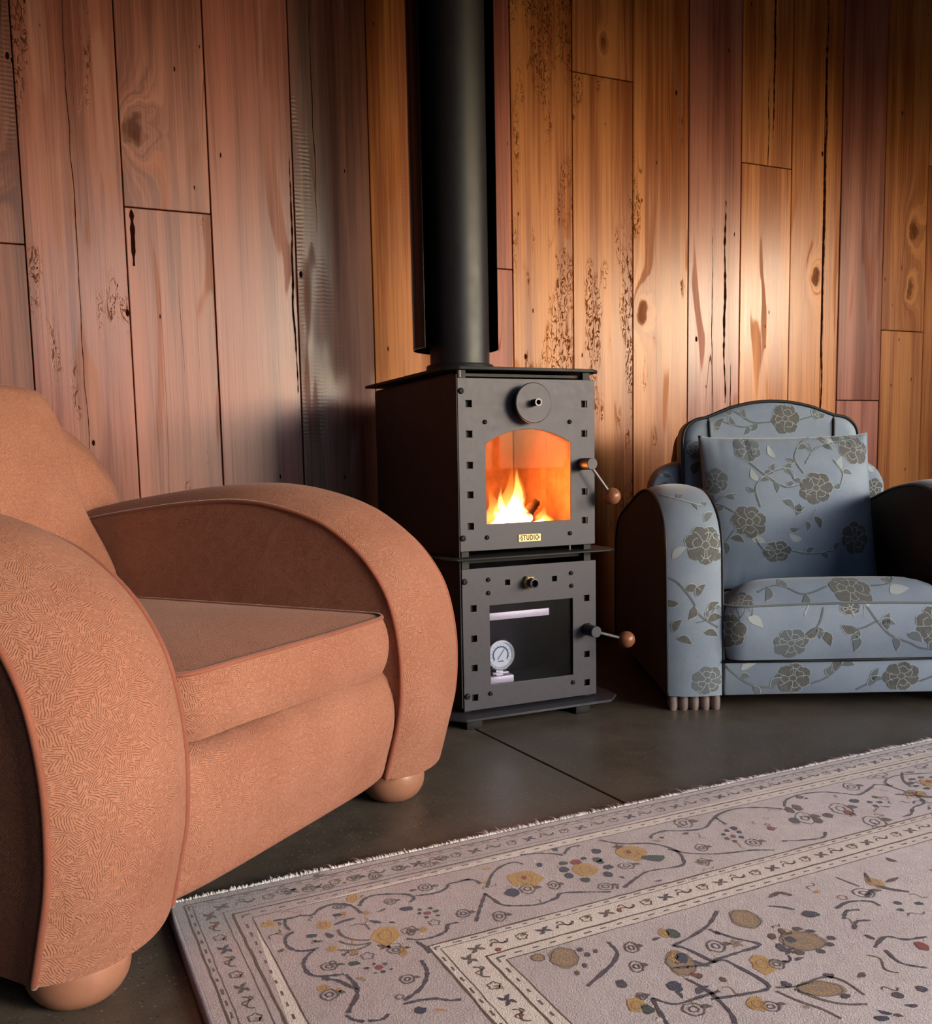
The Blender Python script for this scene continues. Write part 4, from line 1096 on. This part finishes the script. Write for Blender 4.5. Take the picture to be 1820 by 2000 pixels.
def border_dash(d, w, c, L=.012, gap=.016):
    x = d
    while x < XE + .5: jl(x, -d, x + L * random.uniform(.6, 1.2), -d, w, c, .006, .0004); x += L + gap
    y = -d
    while y > YE: jl(d, y, d, y - L * random.uniform(.6, 1.2), w, c, .006, .0004); y -= L + gap
def band(d0, d1, c):                 # slightly tanner ground of the guard stripes
    Q.fan(((XE + .6 + d0) / 2, -(d0 + d1) / 2), [(d0, -d0), (XE + .6, -d0), (XE + .6, -d1), (d1, -d1)][::-1], c, 0.0, 1)
    Q.fan(((d0 + d1) / 2, YE / 2), [(d0, -d0), (d1, -d1), (d1, YE), (d0, YE)][::-1], c, 0.0, 1)
SA = len(RC); RC.append(rug_mat('sand_wool', srgb(214, 198, 196), srgb(242, 230, 226)))
def band_lift(): Q.l[:] = [-.0002] * len(Q.l)
band(.0, .104, SA); band(.303, .384, SA); band_lift()
for d, w, c in ((.019, .0030, BR), (.030, .0012, TP), (.068, .0014, TP), (.080, .0034, BR), (.104, .0018, BR), (.303, .0036, BR), (.317, .0015, TP), (.363, .0034, BR), (.384, .0018, BR)): border_line(d, w, c)
for d in (.0245, .092, .310, .374): border_dash(d, .0028, TP)
def frame_xy(side, s, t):         # s along the border from the corner, t inwards
    return (s, -t) if side == 0 else (t, -s)
def scurve(cx_, cy_, w, h, ang, col, lw):
    pts = []
    for i in range(11):
        t = i / 10; x = (t - .5) * w; y = h * math.sin(t * 2 * PI); pts.append((cx_ + x * math.cos(ang) - y * math.sin(ang), cy_ + x * math.sin(ang) + y * math.cos(ang)))
    Q.stroke(pts, lw, col, .0001, jit=.3)
def ringf(x, y, r, col, lw, n=8, wob=.2):
    pts = [(x + r * (1 + wob * math.cos(5 * a)) * math.cos(a), y + r * (1 + wob * math.cos(5 * a)) * math.sin(a)) for a in [2 * PI * i / (n * 2) for i in range(n * 2)]]
    Q.stroke(pts, lw, col, .0001, closed=True, jit=.3)
def dot(x, y, r, col, sq=1.0, lift=.0003):
    Q.fan((x, y), [(x + r * random.uniform(.75, 1.15) * math.cos(a), y + r * sq * random.uniform(.75, 1.15) * math.sin(a)) for a in [2 * PI * i / 9 for i in range(9)]], col, lift, 1)
def minor(side, t, s0, s1):
    s = s0; k = 0
    while s < s1:
        x, y = frame_xy(side, s, t); a = 0 if side == 0 else -PI / 2
        if k % 3 == 0:
            for b in (.6, -.6, 2.5, -2.5): Q.leaf(x, y, .014, .006, a + b, VI if k % 2 else TP)
        elif k % 3 == 1:
            scurve(x, y, .032, .006, a + .3, TP, .0028); scurve(x, y + .004, .022, .006, a - .4, BR, .002)
            if random.random() < .4: dot(x, y, .0035, RE)
        else:
            ringf(x, y, .008, TP, .0022); Q.leaf(x, y, .016, .007, a + .5, TA)
        s += .036; k += 1
for side in (0, 1):
    smax = XE + .5 if side == 0 else -YE
    minor(side, .049, .07, smax); minor(side, .340, .36, smax)
# main border: winding vine with palmettes and rosettes
def palmette(x, y, r, ang, small=False):
    for k in range(10):
        a = 2 * PI * k / 10 + ang; dot(x + r * math.cos(a), y + r * .8 * math.sin(a), r * .20, (NA, GR, TP, NA, BR)[k % 5], .7)
    dot(x, y, r * .62, OC, .75, .0001); ringf(x, y, r * .55, TA, .002); dot(x + r * .1, y + r * .1, r * .18, RE)
def rosette(x, y, r, c=OC):
    for k in range(6):
        a = PI / 3 * k; dot(x + r * .6 * math.cos(a), y + r * .6 * math.sin(a), r * .42, c, 1, .0001)
    ringf(x, y, r * 1.05, VI, .0016, wob=.12); dot(x, y, r * .22, RE)
def spray(x, y, r):
    for k in range(7):
        a = 2 * PI * k / 7 + .3; Q.leaf(x + r * .3 * math.cos(a), y + r * .3 * math.sin(a), r * .7, r * .32, a, NA if k % 2 else VI)
    dot(x, y, r * .25, RE)
def vine_border(side, t0, t1, s0, s1):
    tm = (t0 + t1) / 2; A = (t1 - t0) * .34; per = .46; pts = []
    s = s0
    while s < s1: pts.append(frame_xy(side, s, tm + A * math.sin(2 * PI * (s - s0) / per))); s += .012
    Q.stroke(pts, .0048, VI, .0002, jit=.35)
    s = s0 + per * .25; k = 0
    while s < s1:
        sgn = 1 if k % 2 == 0 else -1
        c = frame_xy(side, s, tm + sgn * -.012)
        palmette(c[0], c[1], .040, k) if k % 2 == 0 else (rosette(c[0], c[1], .030), spray(*frame_xy(side, s + .045, tm + .01), .026))
        # leafy cartouche outline around the flower
        oc = []
        for i in range(25):
            a = 2 * PI * i / 24; rr = 1 + .14 * math.cos(3 * a + k)
            oc.append(frame_xy(side, s + .098 * rr * math.cos(a), tm - sgn * .008 + .062 * rr * math.sin(a)))
        Q.stroke(oc[:19] if k % 2 else oc[4:], .0042, VI if k % 2 else TP, .0002, jit=.35)
        rosette(*frame_xy(side, s - .078, tm + .018 * sgn), .019, OC); rosette(*frame_xy(side, s + .078, tm - .02 * sgn), .016, TA)
        for q in range(5): 
            x, y = frame_xy(side, s + random.uniform(-.1, .1), tm + random.uniform(-.08, .08)); Q.leaf(x, y, .024, .009, random.uniform(0, 6.3), random.choice((VI, NA, TP, TA, BR)))
        for e in (-.10, .105):
            x, y = frame_xy(side, s + e, tm + sgn * .055); scurve(x, y, .05, .010, random.uniform(-.6, .6) + side * 1.57, VI, .003); Q.leaf(x, y, .02, .01, random.uniform(0, 6), NA)
            x, y = frame_xy(side, s + e * .6, tm - sgn * .085); ringf(x, y, .009, TP, .0022); scurve(x + .02, y, .03, .006, 1.0, TP, .0022)
        s += per / 2; k += 1
vine_border(0, .104, .303, 1.35, XE + .4); vine_border(1, .104, .303, .66, -YE)
# ornament of the corner that is in view
RUG_V = [[(0.168,-0.131),(0.186,-0.139),(0.2,-0.127),(0.22,-0.121),(0.236,-0.126),(0.248,-0.14),(0.252,-0.158),(0.253,-0.169)],[(0.258,-0.145),(0.272,-0.128),(0.29,-0.123),(0.312,-0.13),(0.335,-0.143),(0.342,-0.155),(0.34,-0.164),(0.331,-0.17)],[(0.347,-0.155),(0.368,-0.16),(0.387,-0.16),(0.402,-0.152),(0.41,-0.143),(0.431,-0.143),(0.447,-0.142)],[(0.129,-0.13),(0.145,-0.133),(0.142,-0.15),(0.144,-0.168)],[(0.145,-0.133),(0.167,-0.133)],[(0.148,-0.176),(0.137,-0.181),(0.13,-0.195),(0.13,-0.215),(0.14,-0.231),(0.154,-0.236),(0.167,-0.235)],[(0.16,-0.238),(0.15,-0.246),(0.139,-0.26),(0.135,-0.274),(0.136,-0.293),(0.146,-0.306),(0.165,-0.313),(0.177,-0.316)],[(0.148,-0.314),(0.164,-0.326),(0.174,-0.346),(0.18,-0.36),(0.173,-0.376),(0.16,-0.392),(0.154,-0.402)],[(0.179,-0.318),(0.182,-0.341),(0.182,-0.359)],[(0.285,-0.27),(0.301,-0.281),(0.324,-0.283),(0.344,-0.276),(0.354,-0.261),(0.37,-0.262)],[(0.294,-0.283),(0.299,-0.301),(0.299,-0.321)],[(0.281,-0.332),(0.278,-0.358),(0.267,-0.38),(0.25,-0.397),(0.225,-0.409)],[(0.221,-0.416),(0.241,-0.418),(0.262,-0.424),(0.276,-0.436),(0.289,-0.44)],[(0.15,-0.405),(0.155,-0.418),(0.165,-0.428)],[(0.17,-0.429),(0.186,-0.434),(0.197,-0.427)],[(0.457,-0.183),(0.485,-0.146),(0.516,-0.124),(0.541,-0.122),(0.549,-0.136)],[(0.445,-0.197),(0.448,-0.218),(0.452,-0.244),(0.471,-0.258),(0.501,-0.269),(0.536,-0.264),(0.555,-0.255),(0.621,-0.286)],[(0.631,-0.133),(0.653,-0.115),(0.673,-0.116)],[(0.563,-0.101),(0.594,-0.11),(0.619,-0.127),(0.626,-0.137)],[(0.716,-0.112),(0.741,-0.144),(0.788,-0.169),(0.806,-0.21),(0.795,-0.245),(0.775,-0.263),(0.719,-0.255),(0.692,-0.262),(0.647,-0.284)],[(0.8,-0.15),(0.812,-0.138),(0.843,-0.135),(0.872,-0.15),(0.912,-0.158),(0.948,-0.137),(0.982,-0.119),(1.025,-0.113),(1.068,-0.129),(1.102,-0.155)],[(0.963,-0.13),(0.959,-0.163)],[(0.798,-0.2),(0.815,-0.227),(0.846,-0.249),(0.88,-0.262),(0.922,-0.272),(0.953,-0.289)],[(1.116,-0.147),(1.145,-0.124),(1.188,-0.116),(1.234,-0.125),(1.264,-0.149),(1.289,-0.171),(1.346,-0.153),(1.361,-0.147),(1.388,-0.167)],[(0.992,-0.267),(1.035,-0.284),(1.067,-0.289),(1.089,-0.274)],[(1.469,-0.123),(1.432,-0.156),(1.413,-0.19)],[(1.389,-0.21),(1.363,-0.259),(1.323,-0.268),(1.291,-0.288),(1.268,-0.29)],[(0.394,-0.272),(0.417,-0.239),(0.445,-0.201)],[(0.432,-0.139),(0.451,-0.149),(0.454,-0.166)],[(0.604,-0.46),(0.647,-0.451),(0.688,-0.436),(0.724,-0.411)],[(0.604,-0.46),(0.615,-0.474),(0.626,-0.521)],[(0.681,-0.457),(0.693,-0.484),(0.711,-0.513),(0.67,-0.515),(0.629,-0.515)],[(0.678,-0.447),(0.681,-0.466)],[(0.568,-0.505),(0.605,-0.517),(0.638,-0.52),(0.645,-0.538),(0.649,-0.595),(0.611,-0.595),(0.566,-0.584)],[(0.567,-0.532),(0.574,-0.569),(0.567,-0.616),(0.556,-0.637)],[(0.502,-0.548),(0.519,-0.572),(0.558,-0.574),(0.586,-0.575)],[(0.502,-0.548),(0.492,-0.576),(0.485,-0.601)],[(0.531,-0.41),(0.526,-0.439),(0.506,-0.458),(0.486,-0.469),(0.445,-0.489)],[(0.843,-0.591),(0.879,-0.578),(0.898,-0.596),(0.929,-0.604)],[(0.85,-0.602),(0.841,-0.634),(0.86,-0.658)],[(0.883,-0.487),(0.916,-0.481),(0.945,-0.494),(0.947,-0.511)],[(0.869,-0.515),(0.891,-0.5),(0.91,-0.506)],[(0.858,-0.543),(0.879,-0.529),(0.898,-0.535)]]
RUG_W = [([(0.205,-0.184),(0.222,-0.179),(0.239,-0.179)],0.006),([(0.255,-0.195),(0.269,-0.21)],0.008),([(0.188,-0.2),(0.193,-0.217)],0.008),([(0.207,-0.199),(0.206,-0.217),(0.215,-0.234),(0.227,-0.244),(0.237,-0.248)],0.0034),([(0.198,-0.231),(0.204,-0.242),(0.217,-0.253),(0.236,-0.257)],0.004),([(0.188,-0.253),(0.207,-0.264),(0.223,-0.264),(0.233,-0.26)],0.003),([(0.226,-0.198),(0.237,-0.197),(0.247,-0.206),(0.247,-0.221)],0.002),([(0.995,-0.46),(1.005,-0.481),(1.022,-0.5)],0.01),([(0.981,-0.468),(0.953,-0.482)],0.008),([(1.018,-0.421),(0.996,-0.45)],0.006),([(0.964,-0.413),(0.971,-0.452)],0.003),([(1.017,-0.462),(1.049,-0.459)],0.007),([(0.82,-0.416),(0.846,-0.41),(0.857,-0.426)],0.009),([(0.799,-0.433),(0.816,-0.446),(0.827,-0.461)],0.006),([(0.655,-0.602),(0.68,-0.612),(0.725,-0.612),(0.741,-0.63),(0.739,-0.665)],0.004),([(0.673,-0.615),(0.684,-0.646),(0.701,-0.667),(0.726,-0.68)],0.004),([(0.649,-0.608),(0.658,-0.638),(0.67,-0.663),(0.675,-0.687)],0.004),([(0.859,-0.56),(0.86,-0.576)],0.006),([(0.672,-0.594),(0.67,-0.609)],0.012),([(0.73,-0.607),(0.738,-0.617)],0.012),([(0.716,-0.65),(0.717,-0.66)],0.012)]
RUG_O = [(0.192,-0.177,0.01,0.014),(0.262,-0.246,0.019,0.027),(0.267,-0.301,0.006,0.012),(0.316,-0.257,0.007,0.008),(0.259,-0.117,0.009,0.015),(0.183,-0.247,0.007,0.008),(0.207,-0.269,0.006,0.007),(0.143,-0.335,0.009,0.008),(0.228,-0.157,0.007,0.006),(0.26,-0.171,0.006,0.006),(0.525,-0.183,0.027,0.03),(0.629,-0.201,0.019,0.026),(0.734,-0.183,0.024,0.029),(0.678,-0.552,0.014,0.023),(0.475,-0.552,0.013,0.015),(0.608,-0.618,0.013,0.016),(1.003,-0.454,0.011,0.019),(0.616,-0.427,0.009,0.013),(0.588,-0.483,0.009,0.013)]
RUG_N = [(0.319,-0.188,0.01,0.007),(0.168,-0.199,0.008,0.006),(0.197,-0.297,0.009,0.006),(0.234,-0.438,0.008,0.008),(0.219,-0.157,0.007,0.005),(0.335,-0.2,0.003,0.004),(0.33,-0.21,0.003,0.004),(0.221,-0.311,0.002,0.003),(0.234,-0.318,0.003,0.003),(0.237,-0.334,0.002,0.002),(0.225,-0.335,0.003,0.004),(0.215,-0.333,0.002,0.002),(0.208,-0.317,0.004,0.003),(0.351,-0.203,0.003,0.004),(0.355,-0.215,0.004,0.004),(0.352,-0.229,0.003,0.003),(0.335,-0.226,0.003,0.004),(0.61,-0.163,0.007,0.008),(0.599,-0.185,0.008,0.01),(0.594,-0.209,0.008,0.01),(0.609,-0.233,0.008,0.009),(0.652,-0.233,0.008,0.01),(0.668,-0.211,0.008,0.009),(0.668,-0.179,0.008,0.009),(0.65,-0.164,0.005,0.006),(0.686,-0.149,0.008,0.01),(0.668,-0.188,0.006,0.008),(0.484,-0.217,0.012,0.013),(0.572,-0.151,0.005,0.008),(0.754,-0.218,0.019,0.014),(0.627,-0.11,0.005,0.007),(0.959,-0.184,0.006,0.01),(0.624,-0.434,0.009,0.014),(0.595,-0.49,0.009,0.014),(0.544,-0.541,0.009,0.012),(0.482,-0.565,0.008,0.011),(0.837,-0.482,0.013,0.01),(0.923,-0.197,0.004,0.006),(0.917,-0.214,0.004,0.006),(0.955,-0.202,0.004,0.006),(0.943,-0.221,0.004,0.006),(0.921,-0.229,0.004,0.006),(0.94,-0.187,0.004,0.006),(1.253,-0.191,0.01,0.009),(1.304,-0.196,0.005,0.007),(1.273,-0.21,0.005,0.007),(1.29,-0.219,0.005,0.007),(1.267,-0.23,0.005,0.007),(0.977,-0.518,0.006,0.006),(1.004,-0.533,0.006,0.006),(0.963,-0.534,0.005,0.005),(0.757,-0.523,0.007,0.01),(0.718,-0.709,0.008,0.006)]
RUG_R = [(0.341,-0.215,0.006,0.005),(0.224,-0.323,0.005,0.006),(0.263,-0.06,0.003,0.004),(0.631,-0.17,0.009,0.01),(0.526,-0.18,0.004,0.007),(0.731,-0.179,0.004,0.007),(1.016,-0.217,0.006,0.01),(1.197,-0.226,0.007,0.011),(0.933,-0.212,0.004,0.007),(0.598,-0.342,0.003,0.006),(0.902,-0.618,0.008,0.013),(0.582,-0.53,0.003,0.006),(0.386,-0.357,0.004,0.005)]
RUG_L = [(0.165,-0.289,0.011,0.009),(0.247,-0.366,0.009,0.01),(0.305,-0.154,0.009,0.009),(0.372,-0.136,0.011,0.012),(0.3,-0.252,0.006,0.012),(0.26,-0.291,0.011,0.009),(0.145,-0.353,0.011,0.012),(0.23,-0.134,0.009,0.006),(0.233,-0.014,0.006,0.006),(0.235,-0.061,0.007,0.008),(0.282,-0.05,0.011,0.01),(0.313,-0.061,0.008,0.011),(0.206,-0.054,0.011,0.009),(0.169,-0.043,0.011,0.009),(0.36,-0.051,0.011,0.009),(0.409,-0.06,0.011,0.01),(0.439,-0.049,0.008,0.009),(0.852,-0.223,0.01,0.014),(0.895,-0.121,0.016,0.022),(0.818,-0.269,0.009,0.013),(0.555,-0.225,0.009,0.014),(0.512,-0.217,0.012,0.016),(0.697,-0.221,0.013,0.012),(0.945,-0.248,0.013,0.014),(1.31,-0.133,0.015,0.019),(1.199,-0.208,0.019,0.027),(1.106,-0.209,0.017,0.027),(0.655,-0.488,0.012,0.015),(0.551,-0.437,0.009,0.014),(0.528,-0.48,0.009,0.013),(0.432,-0.274,0.01,0.014),(0.388,-0.241,0.01,0.012),(0.624,-0.267,0.012,0.011),(0.695,-0.561,0.01,0.012),(0.619,-0.63,0.011,0.01),(0.96,-0.471,0.016,0.015),(1.177,-0.126,0.005,0.007),(1.203,-0.282,0.019,0.026),(0.532,-0.591,0.013,0.013),(0.493,-0.539,0.006,0.007)]
RUG_T = [(0.585,-0.5,0.019,0.032),(0.455,-0.416,0.021,0.027),(0.77,-0.532,0.032,0.027),(0.702,-0.63,0.032,0.018),(0.744,-0.448,0.022,0.028),(0.424,-0.4,0.01,0.01)]
RUG_D = [(0.742,-0.504,0.006,0.009),(0.764,-0.5,0.005,0.008),(0.788,-0.505,0.007,0.006),(0.799,-0.518,0.007,0.005),(0.811,-0.546,0.006,0.006),(0.795,-0.557,0.006,0.006),(0.771,-0.564,0.006,0.006),(0.744,-0.553,0.007,0.007),(0.731,-0.531,0.006,0.009),(1.11,-0.167,0.007,0.015),(1.132,-0.164,0.009,0.015),(1.081,-0.209,0.009,0.013),(1.118,-0.229,0.008,0.014),(1.153,-0.22,0.009,0.012),(0.485,-0.409,0.004,0.006),(0.487,-0.425,0.004,0.006),(0.502,-0.422,0.003,0.005),(0.469,-0.446,0.003,0.006),(0.45,-0.457,0.003,0.006),(0.487,-0.504,0.007,0.01),(0.586,-0.535,0.005,0.007),(0.608,-0.557,0.004,0.006),(0.775,-0.684,0.007,0.007),(0.813,-0.688,0.007,0.007)]
def oval(x, y, rx, ry, n=14, j=.12):
    a0 = math.radians(-25.7); out = []
    for i in range(n):
        a = 2 * PI * i / n; px, py = rx * math.cos(a) * (1 + random.uniform(-j, j)), ry * math.sin(a) * (1 + random.uniform(-j, j))
        out.append((x + px * math.cos(a0) - py * math.sin(a0), y + px * math.sin(a0) + py * math.cos(a0)))
    return out
for pts in RUG_V: Q.stroke(catmull(pts, 6), .0046, VI, .0002, jit=.45)
for pts, w in RUG_W: Q.stroke(catmull(pts, 5), w, TP if w < .005 else (VI, BR)[int(w * 1000) % 2], .0002, jit=.3, taper=w > .005)
for x, y, rx, ry in RUG_T: Q.fan((x, y), oval(x, y, rx, ry, 18, .1), TA, .0001, 2); Q.stroke(oval(x, y, rx * .9, ry * .9, 18), .0016, TP, .0002, closed=True); Q.stroke(oval(x, y, rx * .5, ry * .5), .0016, OC, .0002, closed=True)
for x, y, rx, ry in RUG_O: Q.fan((x, y), oval(x, y, rx, ry, 14, .2), OC, .00015, 1); Q.stroke(oval(x, y, rx * .5, ry * .5, 10), .0018, TA, .0003, closed=True)
for i, (x, y, rx, ry) in enumerate(RUG_N): Q.fan((x, y), oval(x, y, rx, ry, 10, .22), (NA, NA, GR)[i % 3], .0003, 1)
for x, y, rx, ry in RUG_D: Q.fan((x, y), oval(x, y, rx, ry, 10, .2), (BR, VI)[int(x * 1000) % 2], .0003, 1)
for x, y, rx, ry in RUG_R: Q.fan((x, y), oval(x, y, rx, ry, 10, .15), RE, .0004, 1)
for x, y, rx, ry in RUG_L:
    Q.stroke(oval(x, y, rx, ry, 16, .12), .0022, TP, .0002, closed=True, jit=.4); Q.stroke(oval(x, y, rx * .45, ry * .45, 8, .2), .002, VI, .0002, closed=True)
    Q.leaf(x + rx * .8, y, rx * 1.2, ry * .7, -.4, TP)
# field
def almond(x, y, L, W, a):
    ca, sa = math.cos(a), math.sin(a)
    for sc_, c, lw in ((1.0, VI, .0034), (.78, BR, .0022), (.5, OC, .003)):
        pts = []
        for i in range(25):
            t = i / 24 * 2 * PI; px, py = L / 2 * sc_ * math.cos(t), W / 2 * sc_ * math.sin(t) * abs(math.sin(t)) ** .4; pts.append((x + px * ca - py * sa, y + px * sa + py * ca))
        Q.stroke(pts, lw, c, .0002, closed=True, jit=.35)
    for k in range(-3, 4):
        px = k * L * .12; Q.leaf(x + px * ca, y + px * sa, W * .55, .008, a + 1.2, (BR, VI, OC)[k % 3]); Q.leaf(x + px * ca, y + px * sa, W * .55, .008, a - 1.2, (BR, TA, VI)[k % 3])
field = [f for f in [(.52, -.50, 0), (.66, -.49, 1), (.62, -.60, 2), (.80, -.55, 3), (.92, -.50, 1), (.78, -.70, 4), (1.0, -.64, 0), (1.15, -.54, 3), (.98, -.78, 3), (.62, -.76, 1), (1.25, -.68, 2), (1.35, -.54, 1), (.85, -.88, 2), (1.15, -.86, 4), (.68, -.95, 0), (1.0, -1.0, 1), (1.42, -.76, 0), (1.6, -.6, 3), (.5, -.68, 4), (1.3, -.98, 3), (.5, -.85, 3), (1.55, -.9, 1), (1.75, -.5, 0), (1.8, -.8, 2), (.84, -1.12, 3), (1.2, -1.15, 0), (.55, -1.08, 1)] if f[0] + f[1] * .45 > .98 or f[1] < -.9]
for x, y, k in field:
    if k == 0: palmette(x, y, .038, x * 9); Q.stroke([(x + .05 * math.cos(a) * (1 + .15 * math.cos(6 * a)), y + .045 * math.sin(a) * (1 + .15 * math.cos(6 * a))) for a in [i / 30 * 2 * PI for i in range(30)]], .0026, TP, closed=True, jit=.3)
    elif k == 1: rosette(x, y, .028, OC); spray(x + .04, y + .02, .024); ringf(x - .04, y - .01, .012, VI, .0026)
    elif k == 2:
        pts = [(x - .07, y), (x - .02, y + .035), (x + .02, y + .012), (x + .08, y + .02), (x + .05, y - .012), (x + .02, y - .045), (x - .03, y - .02)]
        Q.stroke(pts + pts[:1], .0038, VI, .0002, jit=.3); ringf(x, y, .018, TP, .003); dot(x + .01, y, .008, RE); Q.leaf(x - .03, y, .03, .014, .5, NA)
    elif k == 3: almond(x, y, .12, .055, x * 4 % 3.1)
    else: spray(x, y, .034); scurve(x, y - .05, .08, .014, .5, VI, .0036); rosette(x + .05, y - .03, .018, TA)
for i in range(150):
    x, y = random.uniform(.45, 2.2), random.uniform(-1.3, -.41)
    c = random.choice((TP, TP, VI, VI, BR, TA, OC, NA)); r = random.random()
    if r < .45: scurve(x, y, random.uniform(.02, .05), random.uniform(.003, .009), random.uniform(0, 3.1), c, .0026)
    elif r < .8: Q.leaf(x, y, random.uniform(.014, .03), random.uniform(.006, .011), random.uniform(0, 6.3), c)
    else: ringf(x, y, random.uniform(.006, .012), c, .0022)
for i in range(330):
    sd_ = 0 if random.random() < .72 else 1
    if i < 210: x, y = frame_xy(sd_, random.uniform(.12, 2.3 if sd_ == 0 else 1.2), random.uniform(.112, .295))
    else: x, y = random.uniform(.42, 1.7), random.uniform(-1.0, -.40)
    c = random.choice((TP, TP, TA, TA, BR, VI, SA, SA, OC)); r = random.random()
    if r < .40: scurve(x, y, random.uniform(.012, .032), random.uniform(.002, .006), random.uniform(0, 3.1), c, .0018)
    elif r < .75: Q.leaf(x, y, random.uniform(.010, .020), random.uniform(.004, .008), random.uniform(0, 6.3), c)
    elif r < .9: ringf(x, y, random.uniform(.004, .009), c, .0016)
    else:
        for k in range(5): Q.leaf(x, y, .012, .006, k * 1.257, c)
pat = Q.build('woven_pattern', lambda x, y, l: (x, y, RT + .0003 + l) if y > -RL and 0 < x < RW else None, RG, lift=0)
# fringe along the far edge
random.seed(3); V, Fc = [], []
def strand(x, L, lean, w=.0015, curl=0.0):
    b = len(V); n = 5
    for i in range(n + 1):
        t = i / n; px = x + lean * t * t; py = -.004 + L * t; pz = RT * (.95 - .75 * t ** 1.6) + .001 + curl * math.sin(t * PI * .8)
        ww = w * (1 - .55 * t); V.append((px - ww, py, pz)); V.append((px, py, pz + ww)); V.append((px + ww, py, pz))
    for i in range(n):
        o = b + 3 * i
        Fc.append((o, o + 1, o + 4, o + 3)); Fc.append((o + 1, o + 2, o + 5, o + 4))
x = 0
while x < RW:
    tuft = .012 + .012 * abs(math.sin(x * 7.3) * math.sin(x * 23.1))
    if random.random() < .05: tuft += .016
    for q in range(4): strand(x + random.uniform(-.002, .002), tuft * random.uniform(.6, 1.3), random.uniform(-.010, .010), curl=random.uniform(0, .006))
    x += .0032
fr = mesh_obj('fringe', V, Fc, rug_mat('white_cotton_fringe', srgb(226, 218, 222), srgb(248, 244, 246)), RG, smooth=True); fr['kind'] = 'stuff'
